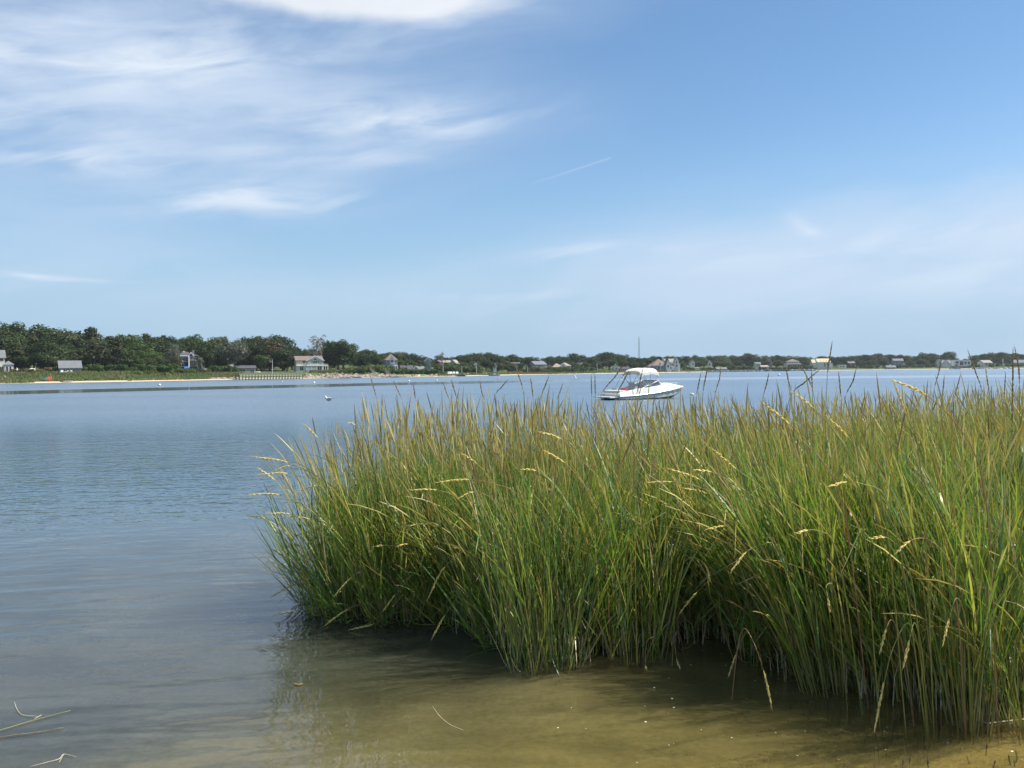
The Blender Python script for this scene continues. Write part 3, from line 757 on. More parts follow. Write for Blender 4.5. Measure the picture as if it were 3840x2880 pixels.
rocks('pale_boulders', 'row of pale boulders beside the timber pier', [(775, 905, 4, 8)], 60, (0.3, 0.6))
rocks('far_shore_stones', 'low stones along the distant waterline', [(2560, 3050, 1, 6), (3050, 3840, 2, 7)], 160, (0.3, 0.6))

# ------------------------------------------------------------------ houses
def window(e, x0, x1, z0, z1, yf=0.0, glass='glass', trim='white', bars=True, name='window'):
    f = 0.11; b = MB()
    b.box(x0 - f, x1 + f, yf - 0.07, yf, z1, z1 + f); b.box(x0 - f, x1 + f, yf - 0.09, yf, z0 - f, z0)
    b.box(x0 - f, x0, yf - 0.07, yf, z0, z1); b.box(x1, x1 + f, yf - 0.07, yf, z0, z1)
    if bars and x1 - x0 > 0.7:
        b.box((x0 + x1) / 2 - 0.04, (x0 + x1) / 2 + 0.04, yf - 0.06, yf, z0, z1)
    o = b.build(name, M[trim], e)
    MB().box(x0 - 0.01, x1 + 0.01, yf - 0.03, yf + 0.01, z0 - 0.01, z1 + 0.01).build('pane', M[glass], o)
    return o
def roof_part(e, kind, W, D, he, hr, o, matl, x=0.0, y=0.0, fascia=None):
    b = MB(); th = 0.2; z0 = he + 0.02
    if kind == 'gx':
        k = hr / (D / 2)
        for sgn, ya, yb in ((1, -o, D / 2), (-1, D / 2, D + o)):
            za = z0 - o * k if sgn == 1 else z0 + hr; zb = z0 + hr if sgn == 1 else z0 - o * k
            b.prism([(x - W / 2 - o, y + ya, za), (x + W / 2 + o, y + ya, za), (x + W / 2 + o, y + yb, zb), (x - W / 2 - o, y + yb, zb)], (0, 0, th))
    elif kind == 'gy':
        k = hr / (W / 2)
        for sgn in (-1, 1):
            b.prism([(x, y - o, z0 + hr), (x + sgn * (W / 2 + o), y - o, z0 - o * k), (x + sgn * (W / 2 + o), y + D + o, z0 - o * k), (x, y + D + o, z0 + hr)][::sgn], (0, 0, th))
    elif kind == 'hip':
        i = min(W, D) / 2
        ex0, ex1, ey0, ey1 = x - W / 2 - o, x + W / 2 + o, y - o, y + D + o
        if W >= D: r0, r1 = (ex0 + i + o, (ey0 + ey1) / 2), (ex1 - i - o, (ey0 + ey1) / 2)
        else: r0, r1 = (x, ey0 + i + o), (x, ey1 - i - o)
        vs = [(ex0, ey0, z0), (ex1, ey0, z0), (ex1, ey1, z0), (ex0, ey1, z0), (r0[0], r0[1], z0 + hr), (r1[0], r1[1], z0 + hr)]
        if W >= D: fs = [(0, 1, 5, 4), (1, 2, 5), (2, 3, 4, 5), (3, 0, 4), (3, 2, 1, 0)]
        else: fs = [(0, 1, 4), (1, 2, 5, 4), (2, 3, 5), (3, 0, 4, 5), (3, 2, 1, 0)]
        b.add(vs, fs)
    elif kind == 'flat':
        b.box(x - W / 2 - o, x + W / 2 + o, y - o, y + D + o, z0, z0 + max(0.25, hr))
    r = b.build('roof', M[matl], e)
    if fascia and kind == 'gy':
        fb = MB(); k = hr / (W / 2)
        for sgn in (-1, 1):
            fb.prism([(x, y - o - 0.06, z0 + hr + th), (x + sgn * (W / 2 + o), y - o - 0.06, z0 - o * k + th), (x + sgn * (W / 2 + o), y - o - 0.06, z0 - o * k - 0.2), (x, y - o - 0.06, z0 + hr - 0.2)][::sgn], (0, 0.055, 0))
        fb.build('bargeboard', M[fascia], r)
    return r
def walls(e, kind, W, D, he, hr, zf, matl, x=0.0, y=0.0):
    b = MB()
    if kind == 'gx':
        b.prism([(x - W / 2, y, zf), (x - W / 2, y + D, zf), (x - W / 2, y + D, he), (x - W / 2, y + D / 2, he + hr), (x - W / 2, y, he)], (W, 0, 0))
    elif kind == 'gy':
        b.prism([(x - W / 2, y, zf), (x + W / 2, y, zf), (x + W / 2, y, he), (x, y, he + hr), (x - W / 2, y, he)], (0, D, 0))
    else:
        b.box(x - W / 2, x + W / 2, y, y + D, zf, he)
    return b.build('wall', M[matl], e)
def house(name, label, x0, x1, ytop, yeave, ybase, t, kind, wall, roof, depth=7.0, rz=0.0, wins=(), fascia='white', chim=(), over=0.35, cat='house', door=None, glass='glass'):
    xc = (x0 + x1) / 2; Y = shore(xc) + t; s = Y / F_PX
    base = at(xc, ybase, Y); W = (x1 - x0) * s; he = (ybase - yeave) * s; hr = (yeave - ytop) * s
    if rz == 0: rz = 0.75 * math.atan2(-base.x, base.y) + 0.20      # most fronts look out over the bay
    e = empty(name, base, rz, label, cat)
    zf = min(-0.3, land_z(xc, t) - base.z - 0.6)
    walls(e, kind, W, depth, he, hr, zf, wall)
    roof_part(e, kind, W, depth, he, hr, over, roof, fascia=fascia)
    for wn in wins:
        a, b, c, d = wn[:4]
        window(e, (a - xc) * s, (b - xc) * s, (ybase - d) * s, (ybase - c) * s, 0.0, wn[4] if len(wn) > 4 else glass)
    if door:
        a, b, c = door
        dd = MB().box((a - xc) * s, (b - xc) * s, -0.06, 0.0, -0.1, (ybase - c) * s).build('door', M['white'], e)
        MB().box((b - xc) * s - 0.2, (b - xc) * s - 0.1, -0.1, -0.06, 0.95, 1.05).build('handle', M['metal'], dd)
    for (cx, cyt, wm, cm) in chim:
        MB().box((cx - xc) * s - wm / 2, (cx - xc) * s + wm / 2, depth * 0.4, depth * 0.4 + wm, he * 0.7, (ybase - cyt) * s).box((cx - xc) * s - wm / 2 - 0.06, (cx - xc) * s + wm / 2 + 0.06, depth * 0.4 - 0.06, depth * 0.4 + wm + 0.06, (ybase - cyt) * s - 0.2, (ybase - cyt) * s - 0.05).build('chimney', M[cm], e)
    return e, s, xc, ybase, W, he, hr

def loc(h, px, py):
    e, s, xc, yb = h[:4]
    return (px - xc) * s, (yb - py) * s
# two storey cream house cut by the left border, with a sunroom wing
h = house('shore_house', 'cream two storey house with grey roof and low sunroom wing', -80, 12, 1314, 1341, 1396, 30, 'gx', 'cream', 'roofgrey', 5.5, 0, [(-50, -35, 1345, 1358), (-16, 6, 1343, 1354), (-45, -30, 1375, 1394), (-22, -10, 1375, 1394), (-6, 6, 1375, 1394)])
e, s = h[0], h[1]
xa, z1 = loc(h, 10, 1368); xb, _ = loc(h, 40, 1368)
walls(e, 'flat', xb - xa, 5.5, z1, 0, -1.0, 'cream', (xa + xb) / 2, -0.5)
roof_part(e, 'hip', xb - xa, 5.5, z1, 15 * s, 0.3, 'roofgrey', (xa + xb) / 2, -0.5)
for p0 in (15, 26): 
    a, c = loc(h, p0, 1394); b_, d_ = loc(h, p0 + 7, 1375); window(e, a, b_, c, d_, -0.5)
house('beach_cottage', 'small grey roofed cottage with three windows above the beach', 228, 301, 1354, 1379, 1397, 27, 'gx', 'bluegrey', 'roofgrey', 5.5, 0, [(236, 246, 1382, 1393), (250, 260, 1382, 1393), (264, 274, 1382, 1393)], cat='cottage')
# terraced house among the trees
h = house('terraced_house', 'dark shingled house with white trim above a stone terrace', 660, 742, 1318, 1334, 1376, 36, 'hip', 'darkshingle', 'roofdark', 8.0, 0, [(668, 684, 1340, 1356), (688, 702, 1340, 1356), (709, 719, 1336, 1350), (726, 736, 1340, 1352), (672, 690, 1362, 1374), (726, 736, 1358, 1372)], chim=[(694, 1316, 0.7, 'white'), (728, 1312, 0.7, 'terrace')])
e, s = h[0], h[1]
xa, za = loc(h, 706, 1334); xb, zb = loc(h, 723, 1322)
walls(e, 'gy', xb - xa, 3, za, zb - za, 0, 'darkshingle', (xa + xb) / 2, -1.2); roof_part(e, 'gy', xb - xa, 3, za, zb - za, 0.3, 'roofdark', (xa + xb) / 2, -1.2, 'white')
a, c = loc(h, 709, 1350); b_, d_ = loc(h, 720, 1337); window(e, a, b_, c, d_, -1.2)
a, c = loc(h, 705, 1378); b_, d_ = loc(h, 709, 1336)
MB().box(a, b_, -1.5, -1.25, c, d_).build('corner_post', M['white'], e)
a, c = loc(h, 662, 1336); b_, d_ = loc(h, 704, 1333); MB().box(a, b_, -0.5, -0.36, c, d_).build('eave_trim', M['white'], e)
Yt = shore(715) + 26; st = Yt / F_PX
g = at(716, 1397, Yt)
tr_ = empty('stone_terrace', g, 0, 'brown stone terrace wall with posts below the shingled house', 'terrace')
MB().prism([(-46 * st, 0, -1.2), (46 * st, 0, -1.2), (46 * st, 0, 14 * st), (-36 * st, 0, 14 * st), (-46 * st, 0, 2 * st)], (0, 4, 0)).build('retaining_wall', M['terrace'], tr_)
MB().box(-37 * st, 47 * st, -0.15, 4, 14 * st, 14 * st + 0.15).build('coping', M['stone'], tr_)
for pxx, top in ((740, 1374), (754, 1362), (756, 1370), (764, 1372)):
    MB().box((pxx - 716) * st - 0.09, (pxx - 716) * st + 0.09, 0.3, 0.5, 14 * st, (1397 - top) * st).build('post', M['wood'], tr_)
gt = at(701, 1384, Yt + 1.2)
b = MB(); nU, nV = 7, 5
for j in range(nV):
    for i in range(nU):
        u, v = i / (nU - 1) - 0.5, j / (nV - 1)
        b.v.append((u * 18 * st, v * 0.9 + 0.1 * math.sin(i * 2.1 + j), 10 * st * (1 - 0.75 * v * v) + 0.12 * math.sin(i * 1.7 + j * 2.3) - 0.1))
for j in range(nV - 1):
    for i in range(nU - 1):
        b.f.append((j * nU + i, j * nU + i + 1, (j + 1) * nU + i + 1, (j + 1) * nU + i))
for i in range(nU):
    b.v.append((b.v[i][0], b.v[i][1] - 0.25, -0.3))
for i in range(nU - 1):
    b.f.append((nU * nV + i, nU * nV + i + 1, i + 1, i))
o = b.build('tarpaulin', M['blue'], None, True, gt); tag(o, 'bright blue tarpaulin draped on the stone terrace', 'tarpaulin')
# house fragments behind the pier
house('white_house', 'white house glimpsed between trunks behind the pale boulders', 852, 878, 1338, 1350, 1380, 46, 'gy', 'offwhite', 'roofgrey', 6, 0, [(858, 870, 1356, 1363), (860, 868, 1370, 1376)])
house('low_house', 'low tan house with a dark picture window behind the pier', 884, 958, 1372, 1381, 1403, 26, 'gx', 'tanwall', 'roofdark', 5, 0, [(899, 920, 1384, 1393), (938, 952, 1386, 1400)])
# the cream house with the arched gable window
h = house('gabled_house', 'cream two storey house with arched gable window and brown roof', 1112, 1211, 1336, 1352, 1397, 19, 'gx', 'cream', 'roofbrown', 8.5, 0,
          [(1136, 1145, 1353, 1361), (1126, 1138, 1374, 1389)])
e, s = h[0], h[1]
xa, za = loc(h, 1152, 1352); xb, zb = loc(h, 1213, 1335)
walls(e, 'gy', xb - xa, 5.0, za, zb - za, 0.0, 'cream', (xa + xb) / 2, -0.03 if False else -0.35)
roof_part(e, 'gy', xb - xa, 5.0, za, zb - za, 0.3, 'roofbrown', (xa + xb) / 2, -0.35, 'white')
for (p0, p1, q0, q1, gm) in ((1155, 1165, 1353, 1361, 'paleglass'), (1174, 1189, 1353, 1362, 'glass'), (1198, 1208, 1353, 1361, 'paleglass'), (1149, 1166, 1374, 1388, 'paleglass'), (1169, 1186, 1374, 1388, 'paleglass'), (1190, 1206, 1374, 1388, 'glass')):
    a, c = loc(h, p0, q1); b_, d_ = loc(h, p1, q0); window(e, a, b_, c, d_, -0.35, gm)
for p0 in (1150.5, 1167, 1171, 1191, 1194.5, 1210):
    a, c = loc(h, p0, 1362); b_, d_ = loc(h, p0 + 2.4, 1353); MB().box(a, b_, -0.42, -0.35, c, d_).build('shutter', M['shutter'], e)
cx, cz = loc(h, 1181.5, 1350.5); rr = 6.5 * s
arc = [(cx + rr * math.cos(math.pi * i / 10), -0.35, cz + rr * math.sin(math.pi * i / 10)) for i in range(11)]
arch = MB().prism(arc[::-1], (0, -0.08, 0)).build('arched_window', M['white'], e)
r2 = rr - 0.12
MB().prism([(cx + r2 * math.cos(math.pi * i / 10), -0.43, cz + 0.06 + r2 * math.sin(math.pi * i / 10)) for i in range(11)][::-1], (0, -0.015, 0)).build('pane', M['glass'], arch)
xa, za = loc(h, 1113, 1371); xb, _ = loc(h, 1213, 1371)
MB().box(xa, xb, -0.55, -0.02, za - 0.1, za + 0.1).build('band', M['white'], e)
xa, z1 = loc(h, 1212, 1372); xb, _ = loc(h, 1232, 1372)
p = roof_part(e, 'flat', xb - xa, 4, z1 - 0.1, 0.25, 0.1, 'white', (xa + xb) / 2, 1.0)
for k in (0, 1, 2):
    xx = xa + (xb - xa) * (0.08 + 0.42 * k); MB().box(xx - 0.1, xx + 0.1, 1.0, 1.2, -0.6, z1 - 0.1).build('porch_post', M['white'], e)
MB().box(xa, xb, 1.05, 1.12, 0.3, 1.2).build('porch_rail', M['wood'], e); MB().box(xa, xb, 1.0, 5, -0.3, 0.1).build('porch_floor', M['wood'], e)
MB().box(xa, xb, 4.6, 5, 0.1, z1 - 0.12).build('porch_wall', M['darkshingle'], e); MB().box(xa + 0.2, xb, 1.3, 4.8, z1 + 0.18, z1 + 0.9).build('balcony_rail', M['wood'], e)
# hip roofed tall house with white bay
h = house('hip_roofed_house', 'tall grey shingled house with brown hip roof and white bay', 1446, 1491, 1326, 1350, 1389, 24, 'hip', 'greyshingle', 'roofbrown', 9, R(14), [(1450, 1457, 1352, 1360), (1482, 1489, 1353, 1360)])
e, s = h[0], h[1]
xa, za = loc(h, 1462, 1350); xb, zb = loc(h, 1479, 1337)
walls(e, 'gy', xb - xa, 3, za, zb - za, loc(h, 0, 1367)[1], 'white', (xa + xb) / 2, -0.9); roof_part(e, 'gy', xb - xa, 3, za, zb - za, 0.3, 'roofbrown', (xa + xb) / 2, -0.9, 'white')
for (p0, p1, q0, q1, yf) in ((1465, 1475, 1351, 1358, -0.9), (1460, 1471, 1373, 1384, -0.6), (1474, 1480, 1373, 1384, -0.6), (1483, 1489, 1373, 1384, -0.6)):
    a, c = loc(h, p0, q1); b_, d_ = loc(h, p1, q0); window(e, a, b_, c, d_, yf)
xa, za = loc(h, 1456, 1370); xb, zb = loc(h, 1492, 1390)
MB().box(xa, xb, -0.6, 0.3, zb, za).build('sunroom', M['white'], e)
# low cottage with chimneys
h = house('chimneyed_cottage', 'low dark roofed cottage with brick chimneys and cream gable', 1506, 1552, 1371, 1386, 1391, 24, 'gx', 'cream', 'roofdark', 8, 0, [], chim=[(1533, 1363, 0.6, 'wood'), (1512, 1366, 0.5, 'brick')], cat='cottage')
e = h[0]; xa, za = loc(h, 1547, 1384); xb, zb = loc(h, 1567, 1373)
walls(e, 'gy', xb - xa, 7, za, zb - za, -0.5, 'cream', (xa + xb) / 2, -1.2); roof_part(e, 'gy', xb - xa, 7, za, zb - za, 0.3, 'roofdark', (xa + xb) / 2, -1.2, 'white')
a, c = loc(h, 1556, 1384); b_, d_ = loc(h, 1561, 1378); window(e, a, b_, c, d_, -1.2)
house('slate_cottage', 'small slate roofed cottage with one brick chimney beside the cream gable', 1566, 1592, 1374, 1386, 1391, 27, 'gx', 'greyshingle', 'roofgrey', 7, 0, [], chim=[(1581, 1367, 0.6, 'brick')], cat='cottage')
MB_ = empty('painted_post', place(1503, 20), 0, 'cream board post standing beside the chimneyed cottage', 'post')
MB().box(-0.35, 0.35, -0.1, 0.1, -0.3, 3.0).box(-0.42, 0.42, -0.14, 0.14, 3.0, 3.12).build('board', M['cream'], MB_)
house('ridge_house', 'grey gabled house with white trim half hidden on the ridge', 1592, 1616, 1343, 1353, 1372, 58, 'gy', 'bluegrey', 'roofgrey', 9, R(8), [(1602, 1607, 1354, 1360)])
house('tan_roofed_house', 'long tan roofed house with white gable line on the ridge', 1648, 1692, 1352, 1360, 1372, 60, 'gx', 'tanwall', 'rooftan', 8, 0, [(1660, 1668, 1361, 1367)])
house('white_gabled_house', 'tan roofed house end with white gable boards on the ridge', 1684, 1712, 1350, 1364, 1376, 54, 'gy', 'tanwall', 'rooftan', 8, R(-10), [(1694, 1700, 1364, 1370)])
house('awning_house', 'low dark house with a long white awning among trees', 1912, 1948, 1359, 1363, 1381, 46, 'flat', 'darkshingle', 'white', 7, 0, [(1920, 1928, 1368, 1376), (1934, 1942, 1368, 1376)])
house('hidden_house', 'small pale gable peeking out above dark shrubs near the sand', 1849, 1862, 1362, 1374, 1384, 50, 'gy', 'offwhite', 'roofgrey', 6, 0, [(1853, 1857, 1376, 1381)])
h = house('grey_shore_house', 'grey shingled house with white chimney and raised deck', 2004, 2052, 1355, 1367, 1391, 34, 'gx', 'bluegrey', 'roofgrey', 10, R(24), [(2012, 2017, 1367, 1374), (2034, 2040, 1370, 1380), (2042, 2048, 1370, 1380)], chim=[(2041, 1352, 0.8, 'white')])
e = h[0]; xa, za = loc(h, 2040, 1378); xb, zb = loc(h, 2066, 1378)
MB().box(xa, xb, -2.5, 0, za - 0.15, za).build('deck', M['wood'], e)
for k in range(4): MB().box(xa + (xb - xa) * k / 3.2, xa + (xb - xa) * k / 3.2 + 0.15, -2.4, -2.25, -1.2, za + 0.9).build('deck_post', M['wood'], e)
MB().box(xa, xb, -2.45, -2.38, za + 0.75, za + 0.9).build('deck_rail', M['white'], e)
h = house('twin_roofed_house', 'wide house with two tan hip roofs and small white gable', 2072, 2112, 1362, 1376, 1390, 40, 'hip', 'tanwall', 'rooftan', 9, 0, [(2080, 2088, 1379, 1386)])
e = h[0]; xa, za = loc(h, 2106, 1372); xb, zb = loc(h, 2146, 1359)
walls(e, 'flat', xb - xa, 9, za, 0, -1, 'tanwall', (xa + xb) / 2, 2); roof_part(e, 'hip', xb - xa, 9, za, zb - za, 0.4, 'rooftan', (xa + xb) / 2, 2)
xa, za = loc(h, 2103, 1373); xb, zb = loc(h, 2122, 1364)
walls(e, 'gy', xb - xa, 3, za, zb - za, -1, 'white', (xa + xb) / 2, -0.6); roof_part(e, 'gy', xb - xa, 3, za, zb - za, 0.3, 'rooftan', (xa + xb) / 2, -0.6, 'white')
house('gable_cottage', 'little cottage with bright white gable beyond the shrubs', 2172, 2192, 1360, 1370, 1382, 52, 'gy', 'white', 'roofgrey', 7, R(20), [(2180, 2184, 1372, 1377)], cat='cottage')
house('white_cottage', 'white gabled boathouse cottage near the waterline', 2302, 2320, 1372, 1381, 1392, 26, 'gy', 'offwhite', 'roofgrey', 6, 0, [(2308, 2314, 1381, 1386)], cat='cottage')
house('blue_roofed_cottage', 'dark blue roofed cottage with white gable beside the white boathouse', 2322, 2356, 1376, 1384, 1396, 24, 'gx', 'bluegrey', 'roofdark', 6, R(-12), [(2328, 2333, 1387, 1393), (2344, 2350, 1387, 1393)], cat='cottage')
# mansion with white wing
h = house('shore_mansion', 'large house with sweeping brown roof and tall white wing', 2444, 2512, 1345, 1371, 1391, 32, 'hip', 'greyshingle', 'roofbrown', 14, R(6), [(2454, 2460, 1376, 1386), (2466, 2474, 1374, 1386), (2480, 2488, 1374, 1384), (2492, 2499, 1362, 1370), (2496, 2504, 1376, 1386)], chim=[(2496, 1340, 1.0, 'white')])
e = h[0]
for (p0, p1, q0, q1, wl, rf, yo, kd, dp) in ((2500, 2540, 1346, 1359, 'white', 'rooftan', 2, 'gx', 9), (2534, 2548, 1342, 1352, 'offwhite', 'rooftan', 1.2, 'gy', 9), (2545, 2553, 1364, 1366, 'white', 'white', 0.5, 'flat', 6), (2432, 2448, 1365, 1374, 'greyshingle', 'roofbrown', 1, 'hip', 6), (2498, 2514, 1346, 1366, 'white', 'roofbrown', -0.4, 'gy', 8)):
    xa, za = loc(h, p0, q1); xb, zb = loc(h, p1, q0)
    walls(e, kd, xb - xa, dp, za, zb - za, -1, wl, (xa + xb) / 2, yo); roof_part(e, kd, xb - xa, dp, za, zb - za, 0.35, rf, (xa + xb) / 2, yo, 'white')
for (p0, p1, q0, q1, yf) in ((2516, 2522, 1364, 1372, 2), (2525, 2531, 1364, 1372, 2), (2538, 2544, 1356, 1364, 1.2), (2538, 2544, 1368, 1376, 1.2), (2503, 2509, 1370, 1378, -0.4), (2516, 2522, 1376, 1384, 2)):
    a, c = loc(h, p0, q1); b_, d_ = loc(h, p1, q0); window(e, a, b_, c, d_, yf)
house('lawn_shed', 'small white shed on the lawn beside the mansion hedge', 2606, 2623, 1378, 1381, 1391, 30, 'gx', 'white', 'roofgrey', 4, 0, [], cat='shed', door=(2611, 2616, 1383))
house('tree_house_front', 'white house front half hidden by trees behind the lawn shed', 2590, 2606, 1352, 1360, 1374, 58, 'gy', 'white', 'roofbrown', 7, 0, [(2596, 2601, 1363, 1368)])
house('pale_house', 'pale yellow gabled house in trees near the grey boathouse', 2654, 2669, 1352, 1362, 1378, 56, 'gy', 'offwhite', 'roofgrey', 7, R(-14), [(2659, 2664, 1364, 1370)])
house('grey_boathouse', 'low grey boathouse standing at the waterline', 2688, 2726, 1378, 1384, 1394, 8, 'gx', 'greyshingle', 'roofgrey', 6, 0, [(2698, 2706, 1386, 1392), (2712, 2720, 1386, 1392)], cat='boathouse')
house('cream_house', 'cream gabled house with porch above the skiffs', 2834, 2854, 1359, 1364, 1378, 50, 'gx', 'cream', 'roofgrey', 7, 0, [(2838, 2843, 1367, 1373), (2846, 2851, 1367, 1373)])
house('bungalow', 'low bungalow with pale roof and orange end wall above the skiffs', 2854, 2884, 1370, 1376, 1385, 42, 'gx', 'tanwall', 'rooftan', 7, R(10), [(2860, 2866, 1378, 1383), (2872, 2878, 1378, 1383)])
house('steep_gabled_house', 'steep grey gabled house rising out of dark trees', 2876, 2896, 1346, 1362, 1376, 64, 'gy', 'greyshingle', 'roofgrey', 8, 0, [(2884, 2889, 1358, 1364)])
h = house('verandah_mansion', 'broad white two storey house with brown roofs and verandah', 2950, 3005, 1354, 1364, 1379, 44, 'hip', 'white', 'roofbrown', 12, 0, [(2956 + 9 * i, 2962 + 9 * i, 1368, 1376) for i in range(5)])
e = h[0]; xa, za = loc(h, 2958, 1356); xb, zb = loc(h, 2998, 1346)
walls(e, 'flat', xb - xa, 9, za, 0, 2, 'white', (xa + xb) / 2, 1.5); roof_part(e, 'hip', xb - xa, 9, za, zb - za, 0.5, 'roofbrown', (xa + xb) / 2, 1.5)
for i in range(4):
    a, c = loc(h, 2962 + 9 * i, 1363); b_, d_ = loc(h, 2967 + 9 * i, 1358); window(e, a, b_, c, d_, 1.5)
for i in range(7):
    a, c = loc(h, 2951 + 9 * i, 1379); MB().box(a - 0.15, a + 0.15, -2.3, -2.0, -0.6, loc(h, 0, 1368)[1]).build('verandah_post', M['white'], e)
xa, za = loc(h, 2949, 1368); xb, _ = loc(h, 3007, 1368); MB().box(xa, xb, -2.5, 0, za, za + 0.3).build('verandah_roof', M['roofbrown'], e)
h = house('dormered_house', 'cream house with straw roof and three arched dormers', 3066, 3114, 1345, 1358, 1376, 40, 'gx', 'offwhite', 'roofyellow', 10, 0, [(3090, 3096, 1362, 1368), (3100, 3106, 1362, 1368), (3090, 3096, 1370, 1375), (3102, 3108, 1370, 1375)])
e, s = h[0], h[1]
for i in range(3):
    cx, cz = loc(h, 3079 + 11 * i, 1356); rr = 3.4 * s
    po = [(cx - rr, 0.9, cz - 0.6), (cx + rr, 0.9, cz - 0.6)] + [(cx + rr * math.cos(math.pi * k / 8), 0.9, cz + rr * math.sin(math.pi * k / 8)) for k in range(9)]
    d = MB().prism(po, (0, 3.4, 0)).build('dormer', M['yellowwall'], e)
    MB().prism([(cx - rr * 0.6, 0.84, cz - 0.4), (cx + rr * 0.6, 0.84, cz - 0.4)] + [(cx + rr * 0.6 * math.cos(math.pi * k / 8), 0.84, cz + rr * 0.6 * math.sin(math.pi * k / 8)) for k in range(9)], (0, 0.05, 0)).build('pane', M['glass'], d)
xa, za = loc(h, 3048, 1360); xb, zb = loc(h, 3068, 1348)
walls(e, 'gx', xb - xa, 8, za, zb - za, -1, 'offwhite', (xa + xb) / 2, 1); roof_part(e, 'gx', xb - xa, 8, za, zb - za, 0.3, 'roofyellow', (xa + xb) / 2, 1)
xa, za = loc(h, 3108, 1363); xb, zb = loc(h, 3121, 1363); walls(e, 'flat', xb - xa, 5, za, 0, -1, 'white', (xa + xb) / 2, -1); roof_part(e, 'flat', xb - xa, 5, za, 0.25, 0.2, 'white', (xa + xb) / 2, -1)
house('flat_pavilion', 'low white flat roofed beach pavilion on the lawn', 3146, 3174, 1368, 1370, 1379, 40, 'flat', 'white', 'white', 6, 0, [(3150, 3156, 1372, 1377), (3160, 3166, 1372, 1377)], cat='pavilion')
house('broad_grey_house', 'grey gambrel house with pale trim above a green lawn', 3352, 3388, 1345, 1353, 1373, 46, 'gx', 'greyshingle', 'roofgrey', 9, R(-8), [(3360, 3366, 1357, 1363), (3370, 3378, 1364, 1371), (3380, 3386, 1357, 1363)])
house('weathered_boathouse', 'weathered grey boathouse at the edge of the green lawn', 3326, 3360, 1371, 1377, 1386, 9, 'gx', 'greyshingle', 'roofgrey', 6, 0, [(3334, 3340, 1379, 1384), (3346, 3352, 1379, 1384)], cat='boathouse')
h = house('porched_house', 'white house with grey dormer roofs and a wide porch', 3534, 3566, 1350, 1362, 1377, 36, 'gx', 'offwhite', 'roofgrey', 9, 0, [(3540, 3546, 1365, 1371), (3552, 3558, 1365, 1371)])
e = h[0]; xa, za = loc(h, 3540, 1358); xb, zb = loc(h, 3556, 1350); walls(e, 'gy', xb - xa, 5, za, zb - za, 0, 'offwhite', (xa + xb) / 2, -0.3); roof_part(e, 'gy', xb - xa, 5, za, zb - za, 0.3, 'roofgrey', (xa + xb) / 2, -0.3, 'white')
house('dark_gabled_house', 'narrow pale gabled house squeezed beside the porched house', 3516, 3532, 1348, 1356, 1374, 52, 'gy', 'offwhite', 'roofgrey', 8, 0, [(3521, 3527, 1360, 1366)])
house('modern_house', 'long white modern flat roofed house with glass bands', 3574, 3640, 1350, 1352, 1374, 40, 'flat', 'white', 'white', 10, R(-6), [(3584, 3596, 1355, 1362), (3600, 3612, 1355, 1370), (3616, 3624, 1356, 1366), (3628, 3636, 1356, 1366)])
house('long_white_house', 'long low white roofed house between dark trees', 3686, 3725, 1351, 1360, 1372, 44, 'gx', 'offwhite', 'rooftan', 9, R(12), [(3694, 3702, 1362, 1368), (3708, 3716, 1362, 1368)])
house('edge_house', 'pale grey house at the end of the tree line', 3806, 3856, 1350, 1360, 1378, 44, 'gx', 'bluegrey', 'roofgrey', 9, 0, [(3816, 3824, 1363, 1371), (3832, 3840, 1363, 1371)])
house('brick_chimney_house', 'dark house with red chimney deep in the far trees', 3182, 3206, 1355, 1362, 1374, 62, 'gx', 'darkshingle', 'roofbrown', 7, 0, [(3188, 3194, 1364, 1369)], chim=[(3194, 1350, 0.9, 'brick')])

# ------------------------------------------------------------------ things along the far shore
def pier():
    pa, pb = at(898, 1424, 338.5), at(1134, 1422, 363.0)
    e = empty('timber_pier', (pa.x, pa.y, 0), math.atan2(pb.y - pa.y, pb.x - pa.x), 'long timber pier with posts, pale planks and handrail', 'pier')
    L = (Vector((pb.x, pb.y, 0)) - Vector((pa.x, pa.y, 0))).length; n = 22; dx = L / (n - 1)
    zt, zd = 2.0, 1.95
    post = MB().box(-0.13, 0.13, -0.13, 0.13, -1.2, 1.9).mesh('post', M['darkwood'])
    rpost = MB().box(-0.05, 0.05, -0.05, 0.05, 2.1, 3.05).mesh('rail_post', M['wood'])
    plank = MB().box(0.14, dx - 0.14, -0.05, 0.05, -0.16, 0.16).mesh('plank', M['greenwood'])
    for i in range(n):
        link('post', post, e, (i * dx, 0, 0)); link('post', post, e, (i * dx, 2.2, 0))
        if i % 2 == 0: link('rail_post', rpost, e, (i * dx, 0, 0))
        if i < n - 1:
            link('plank', plank, e, (i * dx, -0.1, 1.55)); link('plank', plank, e, (i * dx, -0.1, 0.62))
            b = MB().tube([(i * dx, -0.02, 0.3), ((i + 1) * dx, -0.02, 1.5)], 0.07, 4)
            b.build('brace', M['greenwood'], e)
    MB().box(-0.3, L + 0.3, -0.25, 2.5, 1.9, 2.1).build('deck', M['wood'], e)
    MB().box(-0.1, L + 0.1, -0.07, 0.07, 3.05, 3.15).box(-0.1, L + 0.1, -0.04, 0.04, 2.55, 2.65).build('handrail', M['wood'], e)
pier()
